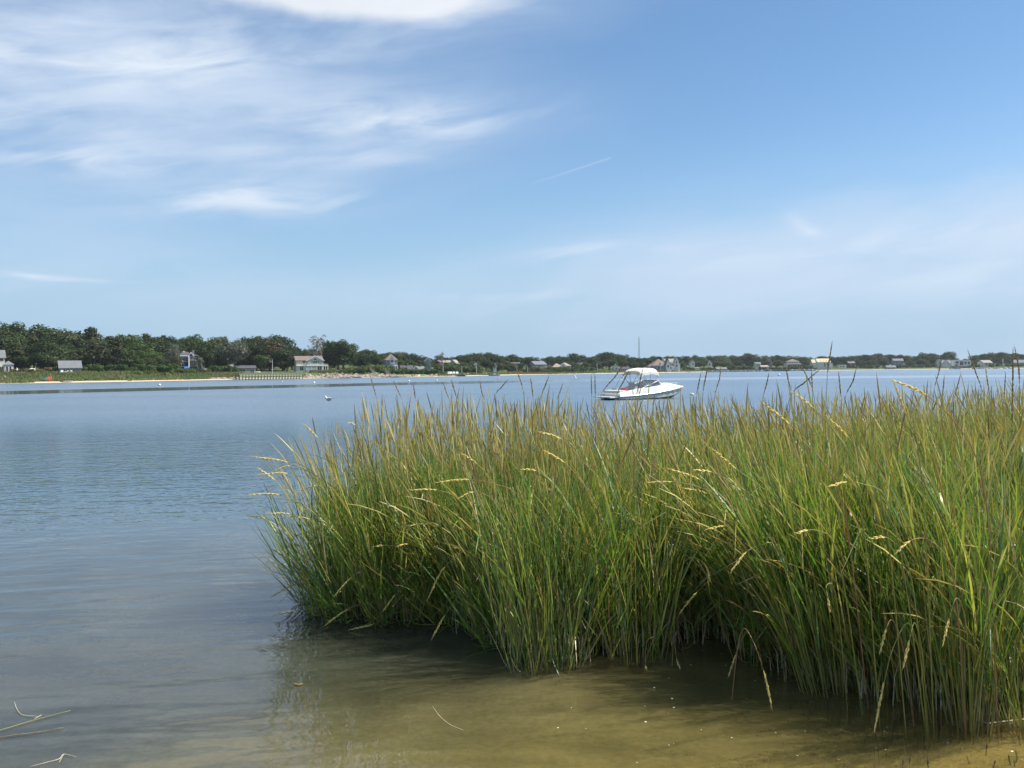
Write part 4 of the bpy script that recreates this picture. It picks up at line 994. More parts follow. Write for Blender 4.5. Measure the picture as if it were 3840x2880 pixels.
def stairs(px0, py0, px1, py1, t, label):
    Y = shore(px0) + t
    a, b = at(px0, py0, Y + 4), at(px1, py1, Y)
    e = empty('wooden_stairs', b, 0, label, 'stairs')
    a = a - b; wv_ = Vector((0.5, 1.0, 0)); wv_.normalize()
    for sgn in (-0.6, 0.6):
        MB().tube([wv_ * sgn, a + wv_ * sgn], 0.13, 4).build('stringer', M['wood'], e)
        MB().tube([wv_ * sgn + Vector((0, 0, 0.95)), a + wv_ * sgn + Vector((0, 0, 0.95))], 0.06, 4).build('handrail', M['wood'], e)
        for k in range(4):
            q = a * (k / 3.0) + wv_ * sgn; MB().tube([q, q + Vector((0, 0, 0.95))], 0.05, 4).build('rail_post', M['wood'], e)
    st_ = MB().box(-0.15, 0.15, -0.6, 0.6, -0.04, 0.04).mesh('step', M['wood'])
    for k in range(11):
        o = link('step', st_, e, a * ((k + 0.5) / 11)); o.rotation_euler.z = math.atan2(wv_.y, wv_.x) - math.pi / 2
stairs(1388, 1381, 1414, 1411, 6, 'grey wooden stairs climbing the rock bank through shrubs')
stairs(1440, 1388, 1464, 1408, 8, 'faint weathered wooden stairs below the hip roofed house')

def flag_mat(kind):
    ma = bpy.data.materials.new('flag_' + kind); ma.use_nodes = True
    t = NT(ma.node_tree); p = [n for n in t.n if n.type == 'BSDF_PRINCIPLED'][0]
    g = t.new('ShaderNodeTexCoord'); sx = t.new('ShaderNodeSeparateXYZ'); t.l.new(g.outputs['Object'], sx.inputs[0])
    st_ = t.m('GREATER_THAN', t.m('FRACT', t.m('MULTIPLY', sx.outputs[2], 6.5)), 0.46)
    c = t.mix(st_, (0.62, 0.60, 0.58, 1), (0.55, 0.05, 0.06, 1))
    cant = t.m('MULTIPLY', t.m('LESS_THAN', sx.outputs[0], 0.42), t.m('GREATER_THAN', sx.outputs[2], 0.46))
    c = t.mix(cant, c, (0.03, 0.05, 0.20, 1))
    t.put(p.inputs['Base Color'], c if kind == 'stripes' else (0.55, 0.62, 0.72, 1)); p.inputs['Roughness'].default_value = 0.8
    return ma
FLAG = {'stripes': flag_mat('stripes'), 'plain': flag_mat('plain')}
def flagpole(px, ytop, ybase, t, label, flags, name='flagpole'):
    Y = shore(px) + t; b = at(px, ybase, Y); s = Y / F_PX; hgt = (ybase - ytop) * s
    zf = land_z(px, t) - b.z
    e = empty(name, b, 0, label, 'flagpole')
    MB().tube([(0, 0, min(0, zf) - 0.2), (0, 0, hgt)], [0.11, 0.07], 8).build('pole', M['white'], e)
    MB().ball((0, 0, hgt + 0.08), 0.11, 8, 5).build('finial', M['metal'], e)
    for (yt, wpx, hpx, dr, kd) in flags:
        b_ = MB(); W, Hh = wpx * s, hpx * s; nu, nv = 9, 4
        for j in range(nv):
            for i in range(nu):
                u, v = i / (nu - 1), j / (nv - 1)
                b_.v.append((u, 0.10 * math.sin(u * 7 + v), v - 0.25 * u * u))
        b_.f = [(j * nu + i, j * nu + i + 1, (j + 1) * nu + i + 1, (j + 1) * nu + i) for j in range(nv - 1) for i in range(nu - 1)]
        o = b_.build('flag', FLAG[kd], e, True)
        o.location = (0.09 * dr, 0, (ybase - yt) * s - Hh); o.scale = (W * dr, 1, Hh)
flagpole(1022, 1349, 1401, 14, 'white flagpole with striped flag at the timber pier', [(1350, 11, 8, -1, 'stripes')])
flagpole(1662, 1358, 1400, 14, 'flagpole with red and white flag near the lawn chairs', [(1358, 11, 11, -1, 'stripes')])
flagpole(1787, 1362, 1400, 10, 'flagpole with two pale pennants beside the reed point', [(1363, 9, 6, -1, 'plain'), (1373, 5, 5, -1, 'plain')])
flagpole(2240, 1360, 1388, 30, 'flagpole with hanging striped flag in front of dark trees', [(1361, 4, 13, -1, 'stripes')])
flagpole(2478, 1360, 1391, 22, 'flagpole with striped flag on the lawn before the mansion', [(1361, 6, 7, -1, 'stripes')])
def post(px, yt, yb, t, label, r=0.12, m_='white'):
    Y = shore(px) + t; b = at(px, yb, Y); s = Y / F_PX
    e = empty('white_post', b, 0, label, 'post')
    MB().tube([(0, 0, min(0, land_z(px, t) - b.z) - 0.3), (0, 0, (yb - yt) * s)], r, 6).build('shaft', M[m_], e)
    MB().box(-r * 1.5, r * 1.5, -r * 1.5, r * 1.5, (yb - yt) * s, (yb - yt) * s + 0.1).build('cap', M[m_], e)
post(1732, 1372, 1392, 20, 'white lamp post in dark shrubs right of the lawn chairs')
post(1979, 1374, 1388, 22, 'short white post beside the reddish shrub')
post(1365, 1391, 1398, 12, 'small white post in the shrubs by the stairs')
post(3761, 1345, 1372, 50, 'tall pale post above the far shrubs near the end', 0.3)
# radio mast far behind the trees
Ym = 900
b = at(2397, 1372, Ym); s = Ym / F_PX
e = empty('radio_mast', b, 0, 'thin steel lattice radio mast above the far trees', 'mast')
top = (1372 - 1262) * s; mid = (1372 - 1300) * s
for k in range(3):
    a = k * 2.094 + 0.5; x, y = math.cos(a), math.sin(a)
    MB().tube([(x * 1.3, y * 1.3, -6), (x * 0.8, y * 0.8, mid), (x * 0.12, y * 0.12, top)], [0.20, 0.17, 0.12], 5).build('leg', M['metal'], e)
for k in range(14):
    z = -3 + (top - 2) * k / 14; r_ = 1.25 * (1 - (z + 6) / (top + 6)) + 0.1
    pts = [(math.cos(i * 2.094 + 0.5) * r_, math.sin(i * 2.094 + 0.5) * r_, z) for i in (0, 1, 2, 0)]
    MB().tube(pts, 0.07, 4).build('ring', M['metal'], e)

def beach_chair(px, py, t, col, label):
    Y = shore(px) + t; b = at(px, py, Y); b.z = land_z(px, t) + 0.02
    e = empty('beach_chair', b, RND.uniform(-0.5, 0.5), label, 'chair')
    MB().box(-0.38, 0.38, -0.35, 0.3, 0.34, 0.42).build('seat', M[col], e)
    MB().prism([(-0.38, 0.26, 0.36), (0.38, 0.26, 0.36), (0.38, 0.6, 1.15), (-0.38, 0.6, 1.15)], (0, 0.07, 0.02)).build('backrest', M[col], e)
    for sx_ in (-1, 1):
        MB().box(sx_ * 0.42 - 0.06, sx_ * 0.42 + 0.06, -0.4, 0.4, 0.58, 0.64).build('armrest', M[col], e)
        for sy_ in (-0.34, 0.28): MB().box(sx_ * 0.42 - 0.04, sx_ * 0.42 + 0.04, sy_ - 0.04, sy_ + 0.04, -0.05, 0.58).build('leg', M[col], e)
    return e
c = beach_chair(184, 1430, 5.5, 'red', 'red beach chair on the sand'); c.scale = (1.3,) * 3
c = beach_chair(170, 1430, 6.5, 'teal', 'teal beach chair beside the red one on the sand'); c.scale = (1.2,) * 3
for i, px in enumerate((1683, 1693, 1703, 1715)):
    c = beach_chair(px, 1402, 9, 'white', 'white lawn chair in the row above the low bulkhead'); c['group'] = 'white lawn chairs'; c.scale = (1.5,) * 3
for i, px in enumerate((231, 248, 263)):
    c = beach_chair(px, 1396, 23, 'white', 'white chair in front of the grey beach cottage'); c['group'] = 'chairs before the beach cottage'
def bulkhead(px0, px1, y0, y1, t, label):
    Y = shore((px0 + px1) / 2) + t; a = at(px0, y1, Y); b_ = at(px1, y1, Y); L = b_.x - a.x; hgt = (y1 - y0) * Y / F_PX
    e = empty('low_bulkhead', (a.x, Y, max(a.z, -0.1)), 0, label, 'bulkhead')
    n = max(3, int(L / 1.3)); po = MB().box(-0.12, 0.12, -0.22, 0, -0.8, hgt + 0.1).mesh('post', M['wood'])
    for i in range(n + 1): link('post', po, e, (L * i / n, 0, 0))
    for k in range(3): MB().box(-0.1, L + 0.1, 0.0, 0.08, hgt * k / 3 + 0.03, hgt * (k + 1) / 3 - 0.03).build('plank', M['stone'], e)
    MB().box(-0.1, L + 0.1, 0.08, 6, -0.8, hgt - 0.05).build('fill', M['terrace'], e)
bulkhead(1680, 1744, 1404, 1411, 2, 'low grey timber bulkhead below the lawn chairs')
bulkhead(2700, 2960, 1387, 1392, 1.5, 'long dark timber bulkhead behind the white skiffs')
bulkhead(3576, 3640, 1373, 1378, 14, 'pale pink retaining wall below the modern house')
def boat_shell(L, B, H_, up=True):
    b = MB(); ns = 9; rows = []
    for i in range(ns):
        u = i / (ns - 1); w_ = B / 2 * (0.78 + 0.22 * math.sin(min(1, u * 1.6) * 1.57)) * (1 - max(0, u - 0.45) ** 2.2 * 3.6)
        w_ = max(0.02, w_); z0 = 0.02 + 0.5 * H_ * max(0, u - 0.6) ** 2 * 4; z1 = H_ * (0.85 + 0.35 * u * u)
        rows.append([(u * L - L / 2, -w_, z1), (u * L - L / 2, -w_ * 0.75, z0 + 0.12 * H_), (u * L - L / 2, 0, z0), (u * L - L / 2, w_ * 0.75, z0 + 0.12 * H_), (u * L - L / 2, w_, z1)])
    for r_ in rows: b.v += r_
    for i in range(ns - 1):
        for j in range(4): b.f.append((i * 5 + j, (i + 1) * 5 + j, (i + 1) * 5 + j + 1, i * 5 + j + 1))
    b.f.append((0, 1, 2, 3, 4))
    d = MB(); k = 0.72
    for i in range(ns):
        x, y, z = rows[i][4]; d.v += [(x, -y, z + 0.02), (x, y, z + 0.02)]
    for i in range(ns - 1): d.f.append((2 * i, 2 * i + 1, 2 * i + 3, 2 * i + 2))
    return b, d
SKIFF = []
for L_, B_, H_ in ((4.6, 1.7, 0.75), (5.6, 2.0, 0.85), (3.6, 1.4, 0.6)):
    hb_, db_ = boat_shell(L_, B_, H_)
    con = MB().box(-0.5, 0.5, -0.4, 0.4, H_ * 0.9, H_ * 0.9 + 0.75).mesh('console', M['white'])
    eng = MB().box(-L_ / 2 - 0.35, -L_ / 2, -0.18, 0.18, 0.1, H_ + 0.45).mesh('outboard', M['black'])
    SKIFF.append((hb_.mesh('hull', M['gel'], True), db_.mesh('deck', M['vinyl']), con, eng))
def skiff(px, Y, z, rz, label, k=None, group=None, name='skiff', matl=None, upside=False, sc_=1.0):
    d = ray(px, horizon_y(px))
    e = empty(name, (d.x * Y, Y, z), rz, label, 'boat', group)
    hm, dm, cm, em = SKIFF[RND.randrange(3) if k is None else k]
    if matl:
        hm = hm.copy(); hm.materials.clear(); hm.materials.append(M[matl])
    link('hull', hm, e)
    if not upside:
        link('deck', dm, e)
        if k != 2: link('console', cm, e); link('outboard', em, e)
    else:
        e.rotation_euler = (math.pi, 0, rz); e.location.z += 0.7 * sc_
    e.scale = (sc_,) * 3
    return e
x = 2672
while x < 3052:
    skiff(x, shore(x) - RND.uniform(3, 12), -0.12, RND.uniform(-0.25, 0.25) + RND.choice((0, math.pi)), 'small white skiff moored in the row off the long bulkhead', None, 'white skiffs along the far bulkhead', sc_=RND.uniform(0.9, 1.25)); x += RND.uniform(13, 19)
for px in (3568, 3590, 3655, 3668, 3684, 3712, 3735, 3770, 3790):
    skiff(px, shore(px) - RND.uniform(2, 14), -0.12, RND.uniform(-0.6, 0.6), 'small white boat moored off the distant houses', None, 'white boats off the distant houses')
skiff(1855, shore(1855) - 26, -0.1, 0.05, 'long low white boat afloat off the sand beach', 1, sc_=0.95)
skiff(1483, shore(1483) - 6, -0.1, 0.1, 'white dinghy afloat below the rock revetment', 2)
skiff(1340, shore(1340) - 2.5, -0.12, 0.0, 'low cream skiff afloat against the rocks near the stairs', 2, matl='canvas')
skiff(1568, shore(1568) + 6, 0.5, 0.1, 'upturned white boat on the rocks', 0, upside=True, sc_=0.75)
skiff(1592, shore(1592) + 4, 0.42, -0.05, 'upturned bright green boat on the rocks beside the white one', 0, matl='green', upside=True, sc_=0.8)
skiff(1606, shore(1606) + 3.2, 0.35, 0.1, 'slim pale kayak on the rocks beside the green boat', 2, matl='canvas', upside=True, sc_=0.5)
skiff(1512, shore(1512) + 15, land_z(1512, 15), 0.2, 'upturned pale rowing boat on the bank below the chimneyed cottage', 2, upside=True, sc_=0.75)
skiff(1361, shore(1361) + 17, land_z(1361, 17) + 1.0, 0.0, 'orange kayak on a rack above the shrubs', 2, matl='orange', upside=True, sc_=0.75)
skiff(1746, shore(1746) + 14, land_z(1746, 14), 0.5, 'white covered boat on the shore behind the bulkhead', 1, upside=True, sc_=0.8)
skiff(1815, shore(1815) + 8, land_z(1815, 8) + 0.3, 0.2, 'small white dinghy beached beside the reed point', 2, sc_=0.9)
skiff(256, shore(256) + 2.5, 0.25, 0.05, 'white catamaran hull beached on the sand', 2, sc_=0.75)
skiff(240, shore(240) + 3.5, 0.28, 0.1, 'dark grey boat beached beside the white catamaran hull', 2, matl='greyshingle', sc_=0.6)
skiff(2505, shore(2505) + 14, land_z(2505, 14), 0.1, 'white motor boat parked on the mansion lawn', 1, sc_=0.9)
skiff(968, shore(968) + 20, land_z(968, 20) + 0.4, 0.1, 'white rowing boat upturned on the bank behind the pier', 2, upside=True, sc_=0.55)
MB_ = empty('white_bench', place(1268, 13), 0, 'white bench on the rocky bank before the cream house', 'bench')
MB().box(-0.6, 0.6, 0, 0.45, 0.42, 0.5).build('seat', M['white'], MB_); MB().box(-0.6, 0.6, 0.42, 0.5, 0.5, 1.0).build('backrest', M['white'], MB_)
for sx_ in (-0.5, 0.5): MB().box(sx_ - 0.05, sx_ + 0.05, 0, 0.45, -0.3, 0.42).build('leg', M['white'], MB_)
def umbrella(px, yt, yb, t, closed, label):
    Y = shore(px) + t; b = at(px, yb, Y); s = Y / F_PX; hgt = (yb - yt) * s; zf = land_z(px, t) - b.z
    e = empty('garden_umbrella', b, 0, label, 'umbrella')
    MB().tube([(0, 0, min(0, zf) - 0.1), (0, 0, hgt)], 0.04, 6).build('pole', M['wood'], e)
    if closed: MB().tube([(0, 0, hgt * 0.25), (0, 0, hgt * 0.4), (0, 0, hgt)], [0.1, 0.26, 0.05], 8).build('canopy', M['canvas'], e)
    else: MB().tube([(0, 0, hgt - 0.22), (0, 0, hgt)], [1.2, 0.05], 10).build('canopy', M['canvas'], e)
umbrella(64, 1378, 1394, 26, True, 'closed white umbrella beside the sunroom wing')
umbrella(130, 1380, 1396, 26, True, 'closed white umbrella on the open lawn')
umbrella(121, 1381, 1396, 27, False, 'small open umbrella beside the closed one on the lawn')

# ------------------------------------------------------------------ buoys and gull
def buoy(px, py, r, label, col='white', stick=False, grp=None):
    g = gnd(px, py)
    r *= 0.75
    e = empty('mooring_buoy', (g.x, g.y, 0), 0, label, 'buoy', grp)
    MB().ball((0, 0, r * 0.35), r, 12, 8).build('float', M[col], e, True)
    MB().tube([(0, 0, r * 0.25), (0, 0, r * 0.45)], r * 1.02, 12).build('band', M['blue' if not stick else 'red'], e)
    MB().tube([(0, 0, r * 1.2), (0, 0, r * 1.75)], r * 0.18, 6).build('eye', M['metal'], e)
for (px, py, r, lab, col, stk) in ((1178, 1437, 0.32, 'white mooring buoy off the cream gabled house', 'white', False), (1060, 1431, 0.2, 'tiny white buoy off the timber pier', 'white', False),
        (599, 1446, 0.34, 'red banded white buoy off the grassy bank', 'white', True), (1534, 1431, 0.30, 'white buoy off the chimneyed cottage', 'white', False),
        (1638, 1428, 0.3, 'white buoy off the flagpole near the lawn chairs', 'white', False), (2155, 1413, 0.42, 'white buoy off the twin tan roofs, the farther of two', 'white', False),
        (2158, 1419, 0.36, 'white buoy off the twin tan roofs, the nearer of two', 'white', False), (2335, 1417, 0.4, 'white buoy seen left of the motor boat canopy', 'white', False),
        (1869, 1422, 0.32, 'orange buoy off the sand beach', 'orange', False), (2921, 1408, 0.5, 'white buoy off the verandah mansion', 'white', False),
        (3770, 1396, 0.4, 'white channel buoy off the far houses', 'white', True), (2596, 1482, 0.17, 'pale buoy afloat ahead of the motor boat bow', 'white', True)):
    buoy(px, py, r, lab, col, stk)
def gull():
    g = gnd(1233, 1502)
    e = empty('gull', (g.x, g.y, 0.0), math.pi, 'white gull sitting on the water off the grass', 'gull')
    e.scale = (1.15,) * 3
    # body and head are one lofted surface; x forward
    pts = [(-0.26, 0.13), (-0.18, 0.12), (-0.05, 0.09), (0.08, 0.09), (0.15, 0.13), (0.175, 0.20), (0.20, 0.255), (0.245, 0.255), (0.275, 0.245)]
    rad = [0.012, 0.05, 0.095, 0.095, 0.07, 0.043, 0.045, 0.042, 0.014]
    MB().tube([(x, 0, z) for x, z in pts], rad, 10).build('body', M['feather'], e, True)
    for s_ in (-1, 1):
        b = MB(); b.v = [(0.1, s_ * 0.09, 0.15), (-0.05, s_ * 0.108, 0.17), (-0.30, s_ * 0.03, 0.165), (-0.05, s_ * 0.10, 0.09), (0.06, s_ * 0.098, 0.10), (-0.16, s_ * 0.09, 0.11)]
        b.f = [(0, 1, 3, 4), (1, 2, 5, 3)]; b.build('wing', M['greyfeather'], e)
    MB().tube([(0.27, 0, 0.247), (0.30, 0, 0.243), (0.325, 0, 0.235)], [0.012, 0.009, 0.003], 6).build('beak', M['beak'], e)
    MB().prism([(-0.24, -0.03, 0.13), (-0.24, 0.03, 0.13), (-0.34, 0.02, 0.15), (-0.34, -0.02, 0.15)], (0, 0, 0.01)).build('tail', M['black'], e)
gull()

# ------------------------------------------------------------------ the moored motor boat
def motor_boat():
    g = gnd(2288, 1499)
    e = empty('motor_boat', (g.x, g.y, 0.0), R(30), 'white motor boat with cream canopy moored beyond the grass', 'boat')
    e.scale = (1.10, 1.10, 1.0)
    k_ = 1.0
    X_ = [0, 0.5, 1.2, 2.0, 2.8, 3.2, 3.21, 3.8, 4.3, 4.8, 5.2, 5.55]
    RB = [0.98, 1.0, 1.03, 1.05, 1.04, 1.01, 1.01, 0.92, 0.78, 0.55, 0.30, 0.015]
    RZ = [0.26, 0.26, 0.29, 0.35, 0.44, 0.49, 0.49, 0.56, 0.61, 0.66, 0.70, 0.73]
    CY = [0.93, 0.95, 0.97, 0.98, 0.96, 0.92, 0.92, 0.80, 0.64, 0.40, 0.18, 0.006]
    CZ = [0.02, 0.02, 0.03, 0.05, 0.08, 0.11, 0.11, 0.17, 0.25, 0.36, 0.48, 0.66]
    KZ = [-0.28, -0.28, -0.28, -0.28, -0.28, -0.26, -0.26, -0.20, -0.10, 0.08, 0.32, 0.62]
    SZ = [0.40, 0.52, 0.64, 0.74, 0.82, 0.85, 0.85, 0.87, 0.86, 0.83, 0.79, 0.755]
    CT = [0, 0, 0, 0, 0, 0, 0.93, 0.98, 1.02, 0.92, 0.84, 0.77]
    n = len(X_)
    hull = MB()
    for i in range(n):
        hull.v += [(X_[i], -RB[i], RZ[i]), (X_[i], -CY[i], CZ[i]), (X_[i], 0, KZ[i]), (X_[i], CY[i], CZ[i]), (X_[i], RB[i], RZ[i])]
    for i in range(n - 1):
        for j in range(4): hull.f.append((i * 5 + j, i * 5 + j + 1, i * 5 + 6 + j, i * 5 + 5 + j))
    hull.f.append((0, 4, 3, 2, 1))
    ho = hull.build('hull', boat_hull_mat(), e)
    # topsides: rub rail up to the gunwale, side decks, closed foredeck
    t_ = MB(); inn = 0.17
    for i in range(n):
        sy = RB[i] * 0.95; iy = max(0.01, sy - inn)
        for s_ in (-1, 1):
            t_.v += [(X_[i], s_ * RB[i], RZ[i] + 0.004), (X_[i], s_ * sy, SZ[i]), (X_[i], s_ * iy, SZ[i] + 0.02), (X_[i], s_ * iy * 0.98, 0.22)]
        t_.v.append((X_[i], 0, CT[i] if CT[i] else 0.2))
    for i in range(n - 1):
        a, b = i * 9, (i + 1) * 9
        for s_ in (0, 4):
            q = [(a + s_, b + s_, b + s_ + 1, a + s_ + 1), (a + s_ + 1, b + s_ + 1, b + s_ + 2, a + s_ + 2)]
            if i < 5: q.append((a + s_ + 2, b + s_ + 2, b + s_ + 3, a + s_ + 3))
            if i >= 6: q.append((a + s_ + 2, b + s_ + 2, b + 8, a + 8))
            t_.f += [f if s_ == 0 else f[::-1] for f in q]
    t_.f.append((6 * 9 + 2, 6 * 9 + 8, 6 * 9 + 6, 6 * 9 + 7, 6 * 9 + 3))
    t_.f.append((0, 1, 2, 3, 7, 6, 5, 4))
    t_.build('topsides', M['gel'], e)
    MB().box(0.0, 3.22, -0.84, 0.84, 0.16, 0.22).build('cockpit_floor', M['vinyl'], e)
    rub = MB()
    for s_ in (-1, 1): rub.tube([(X_[i], s_ * (RB[i] + 0.008), RZ[i]) for i in range(n)], 0.022, 5)
    rub.build('rub_rail', M['metal'], e)
    MB().box(-0.62, 0.02, -0.82, 0.82, 0.14, 0.22).build('swim_platform', M['gel'], e)
    MB().prism([(0.1, -0.78, 0.22), (0.62, -0.78, 0.22), (0.55, -0.78, 0.62), (0.12, -0.78, 0.58)], (0, 1.56, 0)).build('sun_pad', M['vinyl'], e)
    for s_ in (-1, 1):
        o = MB().box(0.66, 1.05, s_ * 0.42 - 0.26, s_ * 0.42 + 0.26, 0.22, 0.52).box(0.62, 0.72, s_ * 0.42 - 0.26, s_ * 0.42 + 0.26, 0.52, 0.74).build('rear_seat', M['red' if s_ < 0 else 'vinyl'], e)
        o = MB().box(2.0, 2.42, s_ * 0.45 - 0.24, s_ * 0.45 + 0.24, 0.22, 0.62).prism([(1.9, s_ * 0.45 - 0.24, 0.6), (2.02, s_ * 0.45 - 0.24, 0.6), (1.96, s_ * 0.45 - 0.24, 1.08), (1.86, s_ * 0.45 - 0.24, 1.08)], (0, 0.48, 0)).build('helm_seat', M['vinyl'], e)
    MB().prism([(2.75, -0.75, 0.22), (3.2, -0.75, 0.22), (3.2, -0.75, 0.9), (2.9, -0.75, 0.86)], (0, 0.62, 0)).build('dashboard', M['gel'], e)
    MB().prism([(2.75, 0.13, 0.22), (3.2, 0.13, 0.22), (3.2, 0.13, 0.9), (2.9, 0.13, 0.86)], (0, 0.62, 0)).build('dashboard', M['gel'], e)
    ring = [(2.78 + 0.06 * math.sin(a), -0.45 + 0.17 * math.cos(a), 0.84 + 0.15 * math.sin(a)) for a in [i * 0.5236 for i in range(13)]]
    MB().tube(ring, 0.016, 5, False).build('steering_wheel', M['black'], e)
    # windscreen
    for s_ in (-1, 1):
        A, B, C_ = (1.72, s_ * 0.86, 0.73), (2.98, s_ * 0.74, 1.18), (3.30, s_ * 0.66, 0.90)
        MB().tube([A, B, C_], 0.026, 6).build('windscreen_frame', M['metal'] if False else M['white'], e)
        MB().prism([A, (2.4, s_ * 0.82, 0.80), C_, B], (0, 0.012, 0)).build('windscreen_pane', tint_mat(), e)
    MB().tube([(2.98, -0.74, 1.18), (3.0, 0, 1.20), (2.98, 0.74, 1.18)], 0.024, 6).build('windscreen_frame', M['black'], e)
    MB().prism([(3.30, -0.66, 0.90), (3.34, 0, 0.93), (3.0, 0, 1.20), (2.98, -0.74, 1.18)], (0.012, 0, 0)).build('windscreen_pane', tint_mat(), e)
    MB().prism([(3.34, 0, 0.93), (3.30, 0.66, 0.90), (2.98, 0.74, 1.18), (3.0, 0, 1.20)], (0.012, 0, 0)).build('windscreen_pane', tint_mat(), e)
    # canopy on folding bows
    nu, nv = 11, 9; cv = MB()
    def cpt(u, v, off):
        x = 1.62 + 1.28 * u; a = (v - 0.5) * 2
        edge = abs(a) ** 5.0
        z = 1.72 + 0.26 * (1 - edge) + 0.07 * math.sin(math.pi * u) - 0.06 * (1 - u) - (0.10 if u in (0, 1) else 0)
        return (x + 0.05 * a, 1.0 * (a if abs(a) < 0.98 else math.copysign(0.99, a)), z - off)
    for off in (0, 0.012):
        for j in range(nv):
            for i in range(nu): cv.v.append(cpt(i / (nu - 1), j / (nv - 1), off))
    m_ = nu * nv
    for j in range(nv - 1):
        for i in range(nu - 1):
            a = j * nu + i
            cv.f.append((a, a + 1, a + nu + 1, a + nu)); cv.f.append((m_ + a, m_ + a + nu, m_ + a + nu + 1, m_ + a + 1))
    cap = cv.build('canopy', M['canvas'], e, True)
    for s_ in (-1, 1):
        val = MB()
        for i in range(nu):
            p = cpt(i / (nu - 1), 0 if s_ < 0 else 1, 0); val.v += [p, (p[0], p[1] * 1.01, p[2] - 0.16 + 0.02 * math.sin(i * 1.3))]
        for i in range(nu - 1): val.f.append((2 * i, 2 * i + 2, 2 * i + 3, 2 * i + 1))
        val.build('valance', M['canvas'], cap)
        pv = (2.25, s_ * 0.93, 0.80)
        for top_ in ((1.62, s_ * 0.985, 1.66), (2.2, s_ * 0.985, 1.74), (2.9, s_ * 0.985, 1.66)):
            MB().tube([pv, top_], 0.018, 5).build('canopy_pole', M['metal'], e)
        MB().tube([(3.55, s_ * 0.80, 0.88), (2.92, s_ * 0.985, 1.66)], 0.016, 5).build('canopy_pole', M['metal'], e)
        MB().tube([(1.0, s_ * 0.90, 0.62), (1.6, s_ * 0.985, 1.66)], 0.014, 5).build('canopy_pole', M['metal'], e)
    MB().tube([(4.9, 0, 0.90), (4.98, 0, 0.98), (5.06, 0, 0.86)], 0.02, 5).build('cleat', M['metal'], e)
    MB().tube([(5.3, -0.02, 0.76), (6.1, -0.3, 0.15), (6.5, -0.5, -0.05)], 0.012, 4).build('mooring_line', M['deadstalk'], e)
    for s_ in (-1, 1): MB().tube([(3.7, s_ * 0.80, 0.88), (3.75, s_ * 0.79, 1.05), (4.6, s_ * 0.56, 1.02), (5.25, s_ * 0.2, 0.98), (5.3, s_ * 0.18, 0.8)], 0.012, 5).build('bow_rail', M['metal'], e)
    MB().box(-0.30, 0.0, -0.16, 0.16, -0.35, 0.15).build('stern_drive', M['black'], e)
def boat_hull_mat():
    ma = mat('hull_gelcoat', (0.76, 0.76, 0.72), 0.3, 0.06, 2, 0.5)
    t = NT(ma.node_tree); p = [n for n in t.n if n.type == 'BSDF_PRINCIPLED'][0]
    src = p.inputs['Base Color'].links[0].from_socket
    g = t.new('ShaderNodeTexCoord'); sx = t.new('ShaderNodeSeparateXYZ'); t.l.new(g.outputs['Object'], sx.inputs[0])
    n = t.noise(g.outputs['Object'], 5.0, 4.0, 0.6)
    zz = t.m('ADD', sx.outputs[2], t.m('MULTIPLY', t.m('SUBTRACT', n, 0.5), 0.10))
    sh = t.m('SUBTRACT', sx.outputs[2], t.m('MULTIPLY', sx.outputs[0], 0.07))
    band = t.m('MULTIPLY', t.m('GREATER_THAN', sh, 0.10), t.m('LESS_THAN', sh, 0.15))
    c = t.mix(band, src, (0.25, 0.32, 0.36, 1))
    c = t.mix(t.smooth(zz, 0.02, 0.09, 1.0, 0.0), c, (0.075, 0.058, 0.03, 1))       # waterline weed
    t.put(p.inputs['Base Color'], c)
    return ma
_tint = []
def tint_mat():
    if _tint: return _tint[0]
    ma = bpy.data.materials.new('tinted_screen'); ma.use_nodes = True
    t = NT(ma.node_tree); t.n.clear(); o = t.new('ShaderNodeOutputMaterial')
    tr = t.new('ShaderNodeBsdfTransparent'); tr.inputs[0].default_value = (0.55, 0.60, 0.62, 1)
    gl = t.new('ShaderNodeBsdfGlossy'); gl.inputs['Roughness'].default_value = 0.05
    mx = t.new('ShaderNodeMixShader'); mx.inputs[0].default_value = 0.12
    t.l.new(tr.outputs[0], mx.inputs[1]); t.l.new(gl.outputs[0], mx.inputs[2]); t.l.new(mx.outputs[0], o.inputs[0])
    _tint.append(ma); return ma
motor_boat()

# ------------------------------------------------------------------ the cordgrass
POLY = np.array([(-1.50, 7.50), (-1.36, 6.98), (-1.06, 6.68), (-0.55, 6.65), (-0.10, 6.05), (0.12, 5.70), (0.35, 5.68), (0.84, 5.85), (1.25, 6.05), (1.48, 6.15), (1.60, 5.75),
                 (1.72, 5.30), (2.03, 4.98), (2.37, 4.66), (2.62, 4.42), (3.1, 4.9), (4.6, 5.6), (9, 7), (12.5, 10), (11, 17), (7, 16.5), (4.6, 15.2), (2.6, 13.2), (1.0, 11.2), (-0.3, 9.8), (-1.2, 8.9), (-1.50, 8.15)])
def inside(P):
    x, y = P[:, 0], P[:, 1]; r = np.zeros(len(P), bool); j = len(POLY) - 1
    for i in range(len(POLY)):
        xi, yi = POLY[i]; xj, yj = POLY[j]
        c = ((yi > y) != (yj > y)) & (x < (xj - xi) * (y - yi) / (yj - yi + 1e-12) + xi)
        r ^= c; j = i
    return r
def edge(P):
    best = np.full(len(P), 1e9); out = np.zeros((len(P), 2))
    for i in range(len(POLY)):
        a, b = POLY[i], POLY[(i + 1) % len(POLY)]; ab = b - a
        u = np.clip(((P - a) @ ab) / (ab @ ab), 0, 1); q = a + u[:, None] * ab
        d = np.linalg.norm(P - q, axis=1); m_ = d < best
        best[m_] = d[m_]; o = (q - P) / (d[:, None] + 1e-6); out[m_] = o[m_]
    return best, out
def nrm(v): return v / (np.linalg.norm(v, axis=-1, keepdims=True) + 1e-9)
